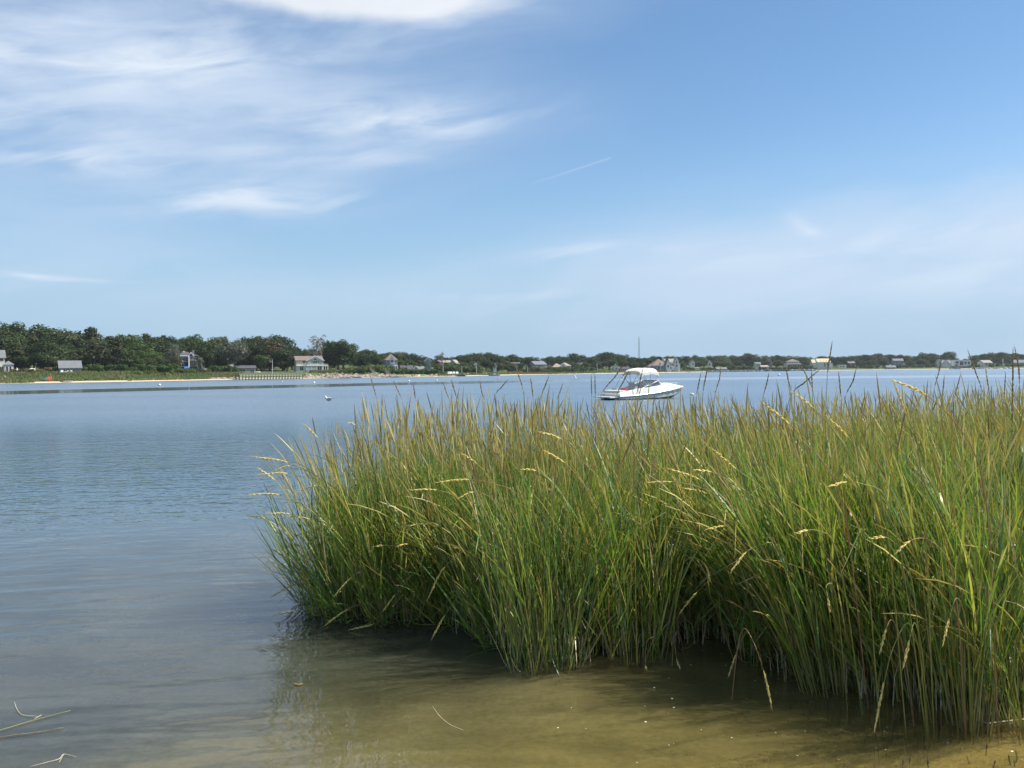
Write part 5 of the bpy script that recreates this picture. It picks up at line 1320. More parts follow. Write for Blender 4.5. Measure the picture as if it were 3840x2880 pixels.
def grow(p, d, bend, L, k):
    pts, dirs = [p], [d]
    for i in range(1, k):
        p = p + d * (L / (k - 1))[:, None]
        d = nrm(d + bend * (i / (k - 1)))
        pts.append(p); dirs.append(d)
    return np.stack(pts, 1), np.stack(dirs, 1)
def ribbon(P, D, Wd, C, rng):
    n, k = P.shape[:2]
    ref = nrm(rng.normal(size=(n, 1, 3)) + 0.0)
    sd = nrm(np.cross(D, ref)) * Wd[..., None]
    v = np.stack([P - sd, P + sd], 2)
    base = (np.arange(n) * k * 2)[:, None] + (np.arange(k - 1) * 2)[None, :]
    q = np.stack([base, base + 1, base + 3, base + 2], -1).reshape(-1, 4)
    return v.reshape(-1, 3), q, np.repeat(C[:, :, None, :], 2, 2).reshape(-1, 3)
GREEN = np.array([(0.130, 0.245, 0.034), (0.180, 0.295, 0.040), (0.085, 0.180, 0.034), (0.255, 0.315, 0.054), (0.360, 0.350, 0.095), (0.100, 0.205, 0.066)])
TAN = np.array([(0.55, 0.46, 0.20), (0.45, 0.37, 0.14), (0.62, 0.54, 0.28), (0.36, 0.26, 0.12)])
def lerp(a, b, t): return a + (b - a) * t
def cordgrass(P2, lean, L, nleaf, rng, head_p, sparse_tips=None):
    """stems, leaves and seed spikes for stems rooted at P2; returns lists of (verts, quads, cols)"""
    n = len(P2)
    zb = np.array([bed_z(x, y) for x, y in P2]) - 0.02
    p0 = np.concatenate([P2, zb[:, None]], 1)
    d0 = nrm(np.concatenate([lean, np.ones((n, 1))], 1))
    hd = rng.normal(0, 0.035, (n, 2)) + lean * rng.uniform(0.04, 0.28, (n, 1))
    bend = np.concatenate([hd, -np.linalg.norm(hd, axis=1, keepdims=True) * 0.5], 1)
    k = 7
    SP, SD = grow(p0, d0, bend, L - zb * 0.5, k)
    s = np.linspace(0, 1, k)[None, :, None]
    gcol = GREEN[rng.integers(0, len(GREEN), n)] * rng.uniform(0.8, 1.25, (n, 1))
    tcol = TAN[rng.integers(0, len(TAN), n)] * rng.uniform(0.7, 1.15, (n, 1))
    dry = rng.random(n) < 0.10
    gcol[dry] = tcol[dry] * 0.8
    basec = np.array((0.30, 0.235, 0.125)) * rng.uniform(0.55, 1.2, (n, 1))
    red = (rng.random(n) < 0.15)[:, None, None]
    C = lerp(basec[:, None, :], gcol[:, None, :], np.clip((s - 0.05) / 0.22, 0, 1))
    C = np.where(red & (s > 0.3), C * 0.5 + np.array((0.30, 0.19, 0.08)) * 0.5, C)
    Wd = np.linspace(0.0028, 0.0013, k)[None, :] * rng.uniform(0.8, 1.3, (n, 1))
    out = [ribbon(SP, SD, Wd, C, rng)]
    # leaves
    nl = nleaf; m_ = n * nl
    idx = np.repeat(np.arange(n), nl)
    sj = ((np.tile((np.arange(nl) + 0.5) / nl, n) * 0.70 + 0.24 + rng.uniform(-0.06, 0.06, m_)) * np.minimum(1.0, 1.22 / L[idx])).clip(0.05, 0.95)
    f = sj * (k - 1); i0 = np.floor(f).astype(int).clip(0, k - 2); fr = (f - i0)[:, None]
    q0 = SP[idx, i0] * (1 - fr) + SP[idx, i0 + 1] * fr
    sd = SD[idx, i0]
    a = rng.uniform(0, 2 * math.pi, m_)
    hz = np.stack([np.cos(a), np.sin(a), 0 * a], 1) + np.concatenate([lean[idx] * 0.8, np.zeros((m_, 1))], 1)
    d = nrm(sd + hz * rng.uniform(0.10, 0.42, (m_, 1)))
    droop = rng.random(m_) ** 2.2
    bd = hz * rng.uniform(0.0, 0.12, (m_, 1)) - np.array((0, 0, 1.0)) * (droop * 0.36)[:, None]
    LL = rng.uniform(0.24, 0.52, m_) * (0.75 + 0.5 * np.sin(np.pi * sj)) * (L[idx] / 1.3)
    kl = 5
    LP, LD = grow(q0, d, bd, LL, kl)
    kink = np.where(rng.random(m_) < 0.12)[0]                       # bent over, broken leaves
    kd = nrm(np.concatenate([hz[kink, :2] * 0.6, rng.uniform(-1.3, -0.2, (len(kink), 1))], 1)); sg = (LL[kink] / (kl - 1))[:, None]
    for j in (3, 4): LP[kink, j] = LP[kink, j - 1] + kd * sg; LD[kink, j] = kd
    LP[:, :, 2] = np.maximum(LP[:, :, 2], 0.012)
    gl = GREEN[rng.integers(0, len(GREEN), m_)] * rng.uniform(0.45, 1.55, (m_, 1))
    dl = (rng.random(m_) < (0.07 + 0.55 * (sj < 0.34) * 0.8))
    gl[dl] = TAN[rng.integers(0, len(TAN), dl.sum())] * 0.7
    tip = np.where((rng.random(m_) < 0.45)[:, None], TAN[rng.integers(0, len(TAN), m_)] * 0.75, gl)
    ss = np.linspace(0, 1, kl)[None, :, None]
    CL = lerp(gl[:, None, :], tip[:, None, :], np.clip((ss - 0.55) / 0.45, 0, 1))
    Wl = np.array([0.0030, 0.0037, 0.0032, 0.0020, 0.0003])[None, :] * np.where(rng.random((m_, 1)) < 0.15, 1.6, 1.0) * rng.uniform(0.7, 1.25, (m_, 1))
    out.append(ribbon(LP, LD, Wl, CL, rng))
    # seed spikes on top
    hs = np.where(rng.random(n) < head_p)[0]
    if len(hs):
        kk = 5; nh = len(hs)
        sp, sdv = SP[hs, -1], SD[hs, -1]
        HP, HD = grow(sp, sdv, bend[hs] * 0.9, rng.uniform(0.14, 0.30, nh), kk)
        hc = TAN[rng.integers(0, len(TAN), nh)] * rng.uniform(0.8, 1.3, (nh, 1))
        hc = np.repeat(hc[:, None, :], kk, 1)
        Wh = np.array([0.0018, 0.0042, 0.0044, 0.0034, 0.0006])[None, :] * rng.uniform(0.75, 1.3, (nh, 1))
        out.append(ribbon(HP, HD, Wh, hc, rng)); out.append(ribbon(HP, HD, Wh, hc * 0.85, rng))
    return out
def join(parts):
    V, Q, C = [], [], []; b = 0
    for v, q, c in parts:
        V.append(v); Q.append(q + b); C.append(c); b += len(v)
    return np.concatenate(V), np.concatenate(Q), np.concatenate(C)
def lean_field(P, dist, out, rng, k_edge=0.06):
    n = len(P)
    wig = np.stack([np.sin(P[:, 0] * 2.1 + P[:, 1] * 1.3) + 0.6 * np.sin(P[:, 1] * 3.3 - P[:, 0]), np.cos(P[:, 0] * 1.7 - P[:, 1] * 2.2)], 1) * 0.05
    base = np.stack([np.interp(P[:, 0], [-1.5, -0.3, 1.5, 4], [0.0, -0.05, -0.11, -0.09]), np.full(n, -0.02)], 1) + wig + rng.normal(0, 0.10, (n, 2))
    leftness = np.clip((-P[:, 0] + 0.6) / 1.8, 0.0, 1.0) * np.clip((10.5 - P[:, 1]) / 3.5, 0, 1)
    ed = np.exp(-dist / 0.32)[:, None] * out * (0.13 + k_edge * leftness[:, None]) * rng.uniform(0.3, 1.3, (n, 1))
    side = np.stack([-leftness * 0.08, 0 * leftness], 1) * rng.uniform(0.2, 1.2, (n, 1))
    return base + ed + side
rng = np.random.default_rng(5)
cand = np.stack([rng.uniform(-2, 12.5, 330000), rng.uniform(3, 17.2, 330000)], 1)
cand = cand[inside(cand)]
dist, outv = edge(cand)
vis = (cand[:, 0] < 0.60 * cand[:, 1] + 0.9)
front = (outv[:, 1] < 0.35) & (dist < 0.9) | ((outv[:, 0] < -0.3) & (dist < 0.7))
clump = 0.5 + 0.5 * np.sin(cand[:, 0] * 9.3 + 1.3 * np.sin(cand[:, 1] * 7.1)) * np.sin(cand[:, 1] * 8.2 + 1.1 * np.sin(cand[:, 0] * 6.3))
prob = np.where(vis, np.where(front, 0.36 + 0.28 * clump, 0.165 + 0.05 * clump), 0.04)
prob *= np.where(cand[:, 1] > 10.5, 0.75, 1.0)
keep = rng.random(len(cand)) < prob
P2, dist, outv = cand[keep], dist[keep], outv[keep]
n = len(P2)
L = rng.normal(1.30, 0.12, n) * (1 - 0.16 * np.exp(-dist / 0.25)) + 0.05 * np.sin(P2[:, 0] * 1.9) * np.cos(P2[:, 1] * 1.4)
tall = rng.random(n) < np.where(P2[:, 0] < 0.5, 0.34, np.where(P2[:, 1] > 6.6, 0.22, 0.12))
L = np.where(tall, L * rng.uniform(1.10, 1.30, n), L).clip(0.6, 1.74)
lean = lean_field(P2, dist, outv, rng)
lean[tall & (P2[:, 0] < 0.5)] *= 0.55
L *= np.interp(P2[:, 0], [-2, 0.5, 2.0, 5.0], [1.05, 1.0, 0.96, 0.93])
cross = (rng.random(n) < 0.045) & (dist > 0.3)
lean[cross] += rng.normal(0, 0.30, (cross.sum(), 2))
splay = (rng.random(n) < 0.22) & (dist < 0.35) & (P2[:, 1] < 9)
lean[splay] += outv[splay] * rng.uniform(0.08, 0.34, (splay.sum(), 1)); L[splay] *= rng.uniform(0.55, 0.8, splay.sum())
lean = np.clip(lean, -0.42, 0.42)
near = (P2[:, 1] < 8.2)
parts = []
for sel, nlf in ((near, 6), (~near, 4)):
    parts += cordgrass(P2[sel], lean[sel], L[sel], nlf, rng, np.where(tall[sel], 0.85, 0.16))
# slender straw coloured flowering stalks that arch out of the front face
fs = np.where(front[keep] & (P2[:, 1] < 9.0) & (dist < 0.55))[0]
fs = rng.choice(fs, 330, replace=False); nf = len(fs)
p0 = np.concatenate([P2[fs] + outv[fs] * np.minimum(dist[fs], 0.25)[:, None], np.full((nf, 1), -0.05)], 1)
d0 = nrm(np.stack([rng.normal(-0.16, 0.10, nf), rng.normal(-0.14, 0.07, nf), np.ones(nf)], 1))
arch = rng.uniform(0.05, 0.34, nf)
arch = np.where(P2[fs][:, 0] < -0.5, arch * 0.35, arch)
bd = np.stack([-arch * rng.uniform(0.3, 1.0, nf), -arch * 0.15, -arch * 0.55], 1)
AP, AD = grow(p0, d0, bd, rng.uniform(0.9, 1.5, nf), 11)
AP[:, :, 2] = np.maximum(AP[:, :, 2], 0.012)
ac_ = np.array((0.40, 0.36, 0.11)) * rng.uniform(0.7, 1.2, (nf, 1)); hc_ = np.array((0.62, 0.52, 0.20)) * rng.uniform(0.75, 1.2, (nf, 1))
sa = np.linspace(0, 1, 11)[None, :, None]
AC = lerp(ac_[:, None, :], hc_[:, None, :], np.clip((sa - 0.72) / 0.06, 0, 1))
AW = np.where(np.linspace(0, 1, 11) < 0.78, 0.0020, 0.0038)[None, :] * rng.uniform(0.8, 1.2, (nf, 1)); AW[:, -1] = 0.0006
parts.append(ribbon(AP, AD, AW, AC, rng)); parts.append(ribbon(AP[:, 7:], AD[:, 7:], AW[:, 7:], AC[:, 7:] * 0.9, rng))
V, Q, C = join(parts)
tag(link('cordgrass_marsh', np_mesh('cordgrass_marsh', V, Q, M['blade'], C)), 'dense stand of tall green cordgrass growing out of the shallows', 'grass', kind='stuff')

# tussocks that stand forward of the stand
def tussock(px, py, r, nst, label, ln, L0=1.25):
    g = gnd(px, py); rg = np.random.default_rng(int(px))
    a = rg.uniform(0, 6.28, nst); q = np.sqrt(rg.random(nst)) * r
    P = np.stack([g.x + np.cos(a) * q, g.y + np.sin(a) * q * 0.8], 1)
    fan = np.stack([np.cos(a), np.sin(a)], 1) * (q / r)[:, None] * 0.20 + rg.normal(0, 0.05, (nst, 2)) + np.array(ln)
    out = cordgrass(P, np.clip(fan, -0.30, 0.30), rg.normal(L0, 0.13, nst).clip(0.5, 1.6), 5, rg, 0.2 if L0 > 1.05 else 0.0)
    e = empty('cordgrass_tussock', (g.x, g.y, 0), 0, label, 'grass tussock')
    for nm, prt in (('stems', out[:1]), ('leaves', out[1:2]), ('seed_spikes', out[2:])):
        if prt:
            v, q_, c_ = join(prt); v = v - np.array((g.x, g.y, 0))
            link(nm, np_mesh(nm, v, q_, M['blade'], c_), e)['kind'] = 'stuff'
tussock(2045, 2500, 0.16, 90, 'upright tussock standing forward of the stand in brown shallows', (-0.03, 0.0), 1.35)
tussock(2390, 2470, 0.13, 46, 'thin sparse tussock right of the upright tussock in the shallows', (0.02, 0.02), 1.2)
tussock(3105, 2590, 0.11, 70, 'fan shaped tussock spreading left above the dark hollow', (-0.22, 0.0), 1.3)
tussock(3650, 2730, 0.12, 60, 'straight stemmed tussock above the dead stubble', (0.0, 0.0), 1.3)
tussock(2830, 2480, 0.07, 26, 'small bent tussock in the dark hollow of the stand', (-0.05, -0.08), 0.7)
tussock(1330, 2290, 0.14, 60, 'low tussock splaying over open water at the tip of the stand', (-0.16, -0.10), 1.0)

# ------------------------------------------------------------------ single seed stalks
def catmull(pts, per=5):
    P = [pts[0] * 2 - pts[1]] + pts + [pts[-1] * 2 - pts[-2]]; out = []
    for i in range(1, len(P) - 2):
        p = P[i - 1:i + 3]; T = [0.0]
        for j in range(3): T.append(T[-1] + max(1e-5, (p[j + 1] - p[j]).length) ** 0.5)
        for j in range(per):
            t = T[1] + (T[2] - T[1]) * j / per
            A = [p[k] * ((T[k + 1] - t) / (T[k + 1] - T[k])) + p[k + 1] * ((t - T[k]) / (T[k + 1] - T[k])) for k in range(3)]
            B = [A[k] * ((T[k + 2] - t) / (T[k + 2] - T[k])) + A[k + 1] * ((t - T[k]) / (T[k + 2] - T[k])) for k in range(2)]
            out.append(B[0] * ((T[2] - t) / (T[2] - T[1])) + B[1] * ((t - T[1]) / (T[2] - T[1])))
    out.append(P[-2]); return out
def seed_head(pts, e, matl, rad=0.0042):
    b = MB(); L = sum((pts[i + 1] - pts[i]).length for i in range(len(pts) - 1)); n = max(8, int(L / 0.0075))
    b.tube(pts, [0.002] * (len(pts) - 1) + [0.0008], 4)
    for i in range(n):
        u = i / n * (len(pts) - 1); k = min(int(u), len(pts) - 2); p = pts[k].lerp(pts[k + 1], u - k); d = (pts[k + 1] - pts[k]).normalized()
        a = i * 2.4; sx_ = d.cross(Vector((0.3, 0.2, 1))).normalized(); sy_ = d.cross(sx_)
        o = (sx_ * math.cos(a) + sy_ * math.sin(a)); taper = math.sin(math.pi * min(1, 0.18 + 0.78 * i / n))
        q = p + o * rad * 0.55 * taper; ll = RND.uniform(0.014, 0.026)
        tdir = (d + o * (RND.uniform(0.1, 0.26) if matl == 'straw' else 0.10)).normalized()
        b.tube([q, q + tdir * ll * 0.5, q + tdir * ll], [rad * 0.35 * taper, rad * 0.62 * taper, rad * 0.1], 4)
    return b.build('seed_head', M[matl], e)
FRONT = []
for i in range(14):
    for j in range(12):
        u = j / 12; FRONT.append((POLY[i][0] * (1 - u) + POLY[i + 1][0] * u, POLY[i][1] * (1 - u) + POLY[i + 1][1] * u))
def stalk(pxs, dY, label, group, kind='straw', stem='stalk', rs=1.0, leaf=False):
    root = gnd(*pxs[-1]); Y0 = root.y
    if kind == 'straw':                                  # heads hang out in front of the stand's face
        tx = at(*pxs[0], Y0).x
        fy = min((p[1] for p in FRONT if abs(p[0] - tx) < 0.35), default=Y0)
        Y0 = fy - 0.04; dY = -0.30 + RND.uniform(-0.12, 0.06)
        d_ = ray(pxs[-1][0], 1400); root = Vector((d_.x * Y0, Y0, 0))
    k = len(pxs); pts = []
    for i, (px, py) in enumerate(pxs):
        u = 1 - i / (k - 1)
        pts.append(at(px, py, Y0 + dY * (0.55 + 0.45 * u)) if i < k - 1 else root.copy())
    near = next(n_ for x_, n_ in ((1500, 'at the tip of the stand'), (2250, 'by the upright tussock'), (2750, 'by the dark hollow'), (3250, 'by the fan shaped tussock'), (9999, 'by the stubble')) if pxs[0][0] < x_)
    label = '%s%s %s %s' % (label, ' with side leaf' if leaf else '', {'stalk': '', 'stalkred': 'reddish stem'}[stem], near)
    label = ' '.join(label.split()).replace('over shaded water ', '') if leaf and stem == 'stalkred' else ' '.join(label.split())
    pts[-1].z = bed_z(root.x, root.y) - 0.02
    pts = pts[::-1]
    for p in pts[1:]: p.z = max(p.z, 0.01)
    e = empty('seed_stalk', (pts[0].x, pts[0].y, 0), 0, label, 'grass stalk', group)
    org = Vector((pts[0].x, pts[0].y, 0)); pts = [p - org for p in pts]
    sm = catmull(pts, 6); cut = len(sm) - (7 if kind == 'straw' else 12)
    ra = [(0.0034 if kind == 'straw' else 0.0026) * rs * (1 - 0.45 * i / cut) for i in range(cut + 1)]
    MB().tube(sm[:cut + 1], ra, 5).build('stem', M[stem], e, True)
    seed_head(sm[cut:], e, kind, (0.0052 if kind == 'straw' else 0.0038) * rs)
    if leaf:
        i = int(cut * 0.62); p = sm[i]; d = (sm[i + 1] - sm[i]).normalized(); b = MB()
        sd = d.cross(Vector((0, 1, 0.2))).normalized() * 0.003; q = p.copy(); dr = (d + Vector((RND.uniform(-0.6, 0.3), 0, 0.1))).normalized()
        for j in range(7):
            w_ = 1 - (j / 6) ** 1.5; b.v += [q - sd * w_, q + sd * w_]; q = q + dr * 0.06; dr = (dr + Vector((-0.05, 0, -0.16))).normalized()
        for j in range(6): b.f.append((2 * j, 2 * j + 1, 2 * j + 3, 2 * j + 2))
        b.build('leaf', M['stalk'], e)
LA = ('pale seed stalk arching over open water', 'seed stalks arching over open water')
LB = ('arching straw headed stalk', 'seed stalks arching in the front of the stand')
LC = ('low drooping stalk over shaded water', 'seed stalks drooping low over the water')
LD_ = ('tall upright brown seed spike', 'upright seed spikes above the stand')
LE = ('hanging pale headed stalk', 'stalks hanging before the dark stems')
for pxs in ([(947, 1712), (1081, 1734), (1194, 1789), (1307, 1920), (1480, 2250)], [(934, 1854), (1049, 1856), (1171, 1920), (1307, 2033), (1490, 2270)],
            [(1029, 1764), (1090, 1746), (1171, 1775), (1262, 1875), (1450, 2240)], [(1078, 2021), (1171, 1988), (1239, 1979), (1352, 2078), (1480, 2290)],
            [(1106, 1852), (1189, 1820), (1262, 1843), (1352, 1942), (1500, 2250)], [(1140, 1590), (1190, 1640), (1260, 1740), (1350, 1900), (1470, 2230)],
            [(920, 1932), (1010, 1950), (1100, 2000), (1250, 2100), (1460, 2280)], [(1000, 1925), (1090, 1928), (1190, 1965), (1300, 2060), (1480, 2280)],
            [(965, 1780), (1080, 1775), (1180, 1810), (1300, 1930), (1500, 2240)], [(968, 1755), (1030, 1800), (1110, 1880), (1240, 2000), (1450, 2260)],
            [(1080, 1935), (1160, 1945), (1240, 1975), (1340, 2060), (1500, 2290)]):
    stalk(pxs, RND.uniform(-0.25, 0.15), *LA, leaf=RND.random() < 0.4)
for pxs in ([(1632, 1810), (1759, 1798), (1849, 1814), (1940, 1857), (2110, 2300)], [(1535, 1838), (1641, 1838), (1723, 1868), (1827, 1929), (1990, 2340)],
            [(1720, 1868), (1777, 1845), (1831, 1861), (1894, 1920), (2000, 2300)], [(1506, 1976), (1605, 1965), (1669, 1988), (1714, 2015), (1850, 2300)],
            [(1307, 1585), (1334, 1594), (1397, 1653), (1452, 1716), (1600, 2150)], [(2020, 1619), (2103, 1646), (2180, 1725), (2262, 1829), (2350, 2250)],
            [(2040, 1689), (2117, 1735), (2180, 1807), (2239, 1897), (2290, 2300)], [(2499, 1755), (2623, 1798), (2714, 1870), (2804, 1965), (2990, 2400)],
            [(2429, 1809), (2519, 1807), (2623, 1827), (2736, 1888), (2827, 2006), (2985, 2400)], [(2648, 1985), (2714, 1972), (2759, 1976), (2827, 2015), (2960, 2350)],
            [(2743, 2141), (2800, 2069), (2850, 2046), (2900, 2040), (3060, 2400)], [(2668, 1680), (2759, 1757), (2827, 1807), (2895, 1875), (3050, 2350)],
            [(2605, 1762), (2668, 1770), (2736, 1807), (2827, 1880), (2980, 2350)], [(3107, 1825), (3175, 1807), (3238, 1816), (3315, 1857), (3480, 2300)],
            [(3360, 2074), (3414, 2028), (3464, 2019), (3514, 2046), (3563, 2119), (3620, 2450)], [(3267, 2019), (3319, 2015), (3351, 2033), (3400, 2100), (3480, 2400)],
            [(2987, 1999), (3030, 1988), (3075, 1992), (3120, 2024), (3240, 2400)], [(3342, 1423), (3473, 1481), (3586, 1590), (3676, 1762), (3740, 2350)],
            [(3349, 1427), (3396, 1549), (3441, 1671), (3500, 2300)], [(1400, 2050), (1460, 2045), (1530, 2060), (1600, 2110), (1740, 2320)],
            [(1490, 2048), (1530, 2040), (1590, 2060), (1650, 2110), (1780, 2330)], [(1960, 1760), (2010, 1765), (2060, 1800), (2110, 1860), (2200, 2280)],
            [(3100, 1560), (3180, 1640), (3240, 1730), (3300, 1850), (3400, 2300)], [(2975, 1470), (3050, 1530), (3130, 1620), (3200, 1750), (3300, 2300)],
            [(2860, 1510), (2960, 1590), (3060, 1700), (3140, 1830), (3260, 2320)], [(2560, 1830), (2650, 1850), (2730, 1900), (2800, 1980), (2920, 2350)],
            [(1730, 1700), (1790, 1740), (1840, 1800), (1880, 1880), (1950, 2280)], [(3530, 1580), (3560, 1640), (3590, 1730), (3640, 2300)]):
    stalk(pxs, RND.uniform(-0.5, -0.15), *LB, leaf=RND.random() < 0.35, stem=RND.choice(('stalk', 'stalk', 'stalkred')))
for pxs in ([(1216, 2347), (1307, 2284), (1397, 2259), (1488, 2266), (1640, 2320)], [(1257, 2232), (1316, 2166), (1366, 2141), (1450, 2150), (1600, 2290)],
            [(1601, 2252), (1669, 2125), (1782, 2047), (1871, 2055), (1960, 2360)], [(1619, 2397), (1669, 2306), (1745, 2211), (1849, 2157), (1990, 2380)],
            [(1436, 2293), (1483, 2229), (1546, 2157), (1620, 2130), (1740, 2320)], [(1310, 2395), (1400, 2340), (1480, 2300), (1560, 2295), (1680, 2320)],
            [(1015, 2240), (1090, 2200), (1160, 2185), (1260, 2190), (1420, 2280)], [(1020, 2310), (1110, 2290), (1200, 2278), (1300, 2270), (1430, 2300)]):
    stalk(pxs, RND.uniform(-0.35, -0.15), *LC, leaf=True, stem=RND.choice(('stalk', 'stalkred')))
for pxs in ([(3278, 2743), (3315, 2559), (3351, 2424), (3405, 2336), (3500, 2600)], [(3299, 2451), (3324, 2356), (3342, 2324), (3380, 2400), (3430, 2600)],
            [(3387, 2503), (3410, 2401), (3428, 2336), (3450, 2400), (3480, 2620)], [(3536, 2415), (3559, 2320), (3586, 2243), (3615, 2300), (3640, 2640)],
            [(3111, 2290), (3104, 2240), (3098, 2198), (3120, 2190), (3180, 2560)], [(2424, 2663), (2420, 2492), (2429, 2401), (2456, 2392), (2480, 2500)],
            [(2551, 2575), (2537, 2469), (2531, 2383), (2545, 2370), (2570, 2470)], [(2895, 2659), (2863, 2514), (2822, 2401), (2790, 2356), (2720, 2480)],
            [(2732, 2537), (2759, 2455), (2800, 2370), (2830, 2370), (2860, 2520)], [(2546, 2302), (2614, 2220), (2664, 2180), (2720, 2210), (2790, 2440)],
            [(2664, 2180), (2645, 2120), (2600, 2090), (2560, 2120), (2500, 2450)]):
    stalk(pxs, -0.22, *LE, stem=RND.choice(('stalk', 'stalkred')), rs=0.95)
for pxs in ([(3121, 1281), (3112, 1340), (3102, 1416), (3090, 2350)], [(3799, 1310), (3798, 1430), (3795, 1700), (3790, 2400)], [(3805, 1302), (3820, 1380), (3823, 1457), (3830, 2400)],
            [(3629, 1313), (3655, 1385), (3690, 1497), (3730, 2300)], [(3531, 1343), (3522, 1390), (3503, 1465), (3470, 2250)], [(3074, 1385), (3020, 1432), (2965, 1484), (2840, 2250)],
            [(2348, 1351), (2309, 1409), (2250, 1492), (2180, 2200)], [(2413, 1370), (2400, 1430), (2385, 1500), (2370, 2250)], [(2356, 1396), (2338, 1430), (2310, 1490), (2250, 2200)],
            [(1926, 1352), (1944, 1404), (1964, 1476), (2000, 2250)], [(2057, 1413), (2045, 1445), (2030, 1490), (1990, 2250)], [(1903, 1425), (1882, 1450), (1855, 1485), (1790, 2200)],
            [(1390, 1413), (1400, 1450), (1415, 1510), (1480, 2150)], [(1476, 1428), (1490, 1460), (1510, 1510), (1570, 2200)], [(1550, 1440), (1556, 1480), (1562, 1530), (1580, 2200)],
            [(1693, 1426), (1703, 1460), (1716, 1510), (1740, 2250)], [(1662, 1434), (1672, 1465), (1690, 1520), (1720, 2250)], [(2217, 1405), (2218, 1450), (2219, 1500), (2220, 2200)],
            [(2231, 1405), (2232, 1450), (2233, 1500), (2240, 2200)], [(2628, 1402), (2620, 1440), (2612, 1490), (2600, 2250)], [(2655, 1376), (2645, 1420), (2636, 1480), (2620, 2250)],
            [(2704, 1372), (2698, 1420), (2680, 1490), (2660, 2250)], [(2883, 1400), (2875, 1440), (2862, 1490), (2840, 2250)], [(2947, 1372), (2955, 1420), (2968, 1480), (2990, 2250)],
            [(3000, 1366), (3025, 1410), (3050, 1470), (3100, 2250)], [(3043, 1385), (3045, 1430), (3047, 1480), (3050, 2250)], [(3145, 1395), (3150, 1450), (3155, 1500), (3170, 2250)],
            [(3210, 1385), (3198, 1430), (3170, 1490), (3130, 2250)], [(3602, 1405), (3590, 1450), (3575, 1510), (3550, 2250)], [(3696, 1380), (3703, 1430), (3712, 1490), (3730, 2250)],
            [(3771, 1400), (3768, 1450), (3765, 1510), (3760, 2250)], [(3541, 1410), (3538, 1450), (3532, 1500), (3520, 2250)], [(2110, 1440), (2100, 1470), (2088, 1510), (2070, 2250)],
            [(1800, 1430), (1806, 1465), (1815, 1510), (1830, 2250)], [(1990, 1420), (1996, 1460), (2000, 1510), (2010, 2250)]):
    stalk(pxs, RND.uniform(-0.1, 0.1), *LD_, kind='strawdark', rs=RND.uniform(1.0, 1.5))

# ------------------------------------------------------------------ bits on the water
def flecks(name, label, n, box, r0, r1, matl, z=0.006):
    b = MB()
    for i in range(n):
        g = gnd(RND.uniform(box[0], box[1]), RND.uniform(box[2], box[3])); r = r0 + (r1 - r0) * RND.random() ** 3; a0 = RND.uniform(0, 6)
        vs = [(g.x + math.cos(a0 + k * 1.047) * r * 1.3, g.y + math.sin(a0 + k * 1.047) * r, z) for k in range(6)]
        b.add(vs + [(g.x, g.y, z + r * 0.5)], [(k, (k + 1) % 6, 6) for k in range(6)])
    tag(b.build(name, M[matl]), label, 'foam', kind='stuff')
flecks('foam_flecks', 'white foam flecks scattered over the brown shallows', 70, (2050, 3840, 2490, 2880), 0.0012, 0.0058, 'foam')
b = MB()
for i in range(34):
    g = gnd(RND.uniform(3250, 3840), RND.uniform(2700, 2880)); hh = RND.uniform(-0.01, 0.03)
    b.tube([(g.x, g.y, bed_z(g.x, g.y) - 0.02), (g.x + RND.uniform(-0.02, 0.02), g.y + RND.uniform(-0.02, 0.02), hh)], [0.0042, 0.003], 5)
tag(b.build('dead_stubble', M['darkwood']), 'short dark dead grass stubs poking out of the shallows', 'stubble', kind='stuff')
def floater(pxs, label, matl, w_=0.005, z=0.006, name='floating_blade', twig=None):
    pts = [gnd(px, py) for px, py in pxs]
    for p in pts: p.z = z
    e = empty(name, (pts[0].x, pts[0].y, 0), 0, label, 'grass blade')
    org = Vector((pts[0].x, pts[0].y, 0)); pts = catmull([p - org for p in pts], 4); n = len(pts)
    MB().tube(pts, [w_ * (0.5 + 0.5 * math.sin(math.pi * min(0.95, (i + 0.6) / n))) for i in range(n)], 5).build('blade', M[matl], e, True)
    if twig:
        q = [gnd(px, py) for px, py in twig]
        for p in q: p.z = z + 0.004
        MB().tube([p - org for p in q], w_ * 0.6, 5).build('broken_end', M['deadstalk'], e)
floater([(-60, 2762), (0, 2743), (130, 2704), (265, 2668)], 'yellow green blade floating flat on open grey water', 'stalk', 0.0024, twig=[(130, 2702), (155, 2688)])
floater([(150, 2691), (90, 2686), (72, 2676), (58, 2650), (55, 2636)], 'bleached bent stalk floating beside the yellow green blade', 'deadstalk', 0.0018)
floater([(-40, 2775), (60, 2760), (140, 2750), (240, 2732)], 'dark sodden blade drifting just below the yellow green one', 'strawdark', 0.0022)
floater([(110, 2880), (180, 2862), (222, 2850), (238, 2833), (285, 2842)], 'pale crooked dead stalk drifting near the bare shoreline', 'deadstalk', 0.0018, twig=[(240, 2834), (222, 2866)])
floater([(1622, 2652), (1650, 2690), (1690, 2722), (1738, 2742)], 'pale broken leaf floating over the grass reflection', 'deadstalk', 0.0013)
floater([(1100, 2566), (1118, 2572), (1135, 2568)], 'scrap of brown wrack floating left of the grass reflection', 'strawdark', 0.006)
floater([(970, 2440), (985, 2438), (1000, 2441)], 'second tiny scrap of wrack floating off the tip of the stand', 'strawdark', 0.004)
floater([(3700, 2718), (3760, 2710), (3850, 2700)], 'fallen pale stalk lying across the stubble', 'deadstalk', 0.004, twig=[(3700, 2718), (3660, 2704)])

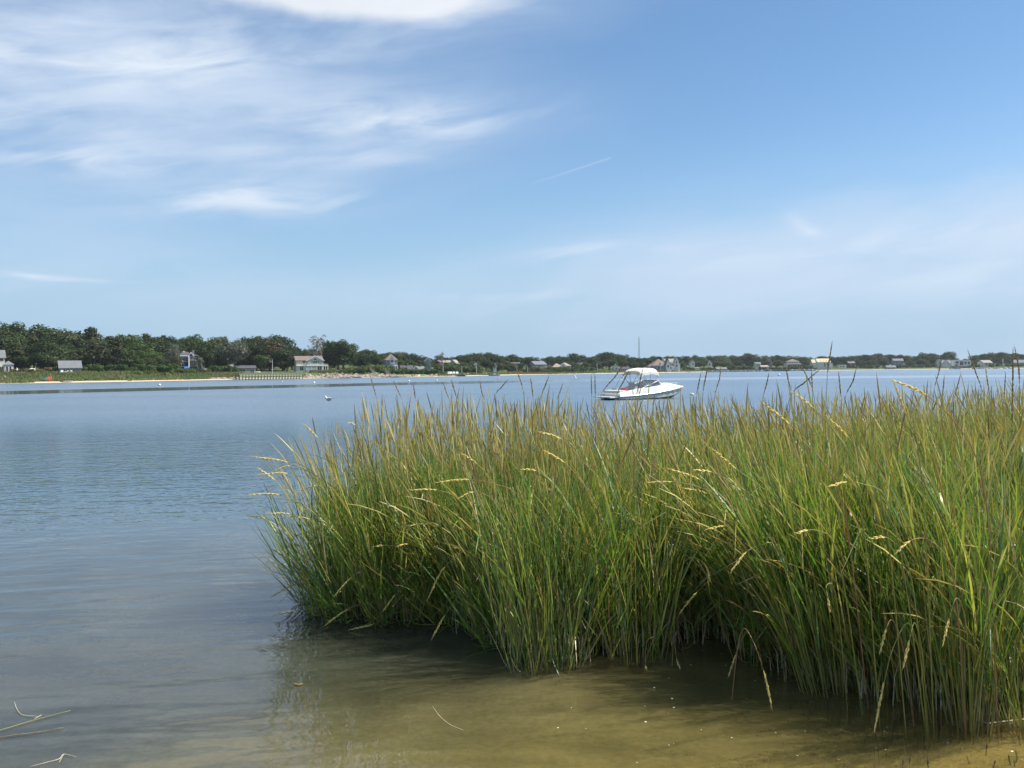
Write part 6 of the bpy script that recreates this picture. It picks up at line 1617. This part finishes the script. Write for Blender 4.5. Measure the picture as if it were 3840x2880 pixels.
# wrack, broken stems and bottom litter
b = MB()
for i in range(420):
    u = RND.random() * 13; k = int(u); f = u - k
    x = POLY[k][0] * (1 - f) + POLY[k + 1][0] * f + RND.uniform(-0.12, 0.12); y = POLY[k][1] * (1 - f) + POLY[k + 1][1] * f + RND.uniform(-0.10, 0.22)
    hh = RND.uniform(0.04, 0.34); a = RND.uniform(0, 6.28); ln = RND.uniform(0.0, 0.8) * hh
    z0 = bed_z(x, y) - 0.01
    b.tube([(x, y, z0), (x + math.cos(a) * ln * 0.4, y + math.sin(a) * ln * 0.4, hh * 0.6), (x + math.cos(a) * ln, y + math.sin(a) * ln, hh)], [0.0032, 0.0026, 0.0014], 4)
tag(b.build('broken_stems', M['deadstalk']), 'bleached broken stems at the foot of the cordgrass', 'stubble', kind='stuff')
b = MB()
for i in range(120):
    g = gnd(RND.uniform(1900, 3900), RND.uniform(2500, 2940)); a = RND.uniform(0, 6.28); ln = RND.uniform(0.01, 0.06)
    z0 = bed_z(g.x, g.y) + 0.004
    b.tube([(g.x, g.y, z0), (g.x + math.cos(a) * ln, g.y + math.sin(a) * ln, z0 + RND.uniform(0, 0.012)), (g.x + math.cos(a + 0.6) * ln * 1.7, g.y + math.sin(a + 0.6) * ln * 1.7, z0)], [0.0012, 0.0018, 0.0010], 4)
tag(b.build('bottom_litter', M['strawdark']), 'dark scraps of weed and twigs on the sandy bottom', 'litter', kind='stuff')

# ------------------------------------------------------------------ summer haze over the bay
hz_ = MB().box(-3700, 3700, -80, 4200, -3.4, 42).build('haze', None)
hm_ = bpy.data.materials.new('summer_haze'); hm_.use_nodes = True
ht = NT(hm_.node_tree); ht.n.clear()
hv = ht.new('ShaderNodeVolumePrincipled'); ho_ = ht.new('ShaderNodeOutputMaterial')
hv.inputs['Color'].default_value = (0.86, 0.92, 1.0, 1); hv.inputs['Density'].default_value = 0.00008; hv.inputs['Anisotropy'].default_value = 0.2
ht.l.new(hv.outputs[0], ho_.inputs['Volume'])
hz_.data.materials.append(hm_)
tag(hz_, 'thin blue summer haze over the bay', 'haze', kind='stuff')
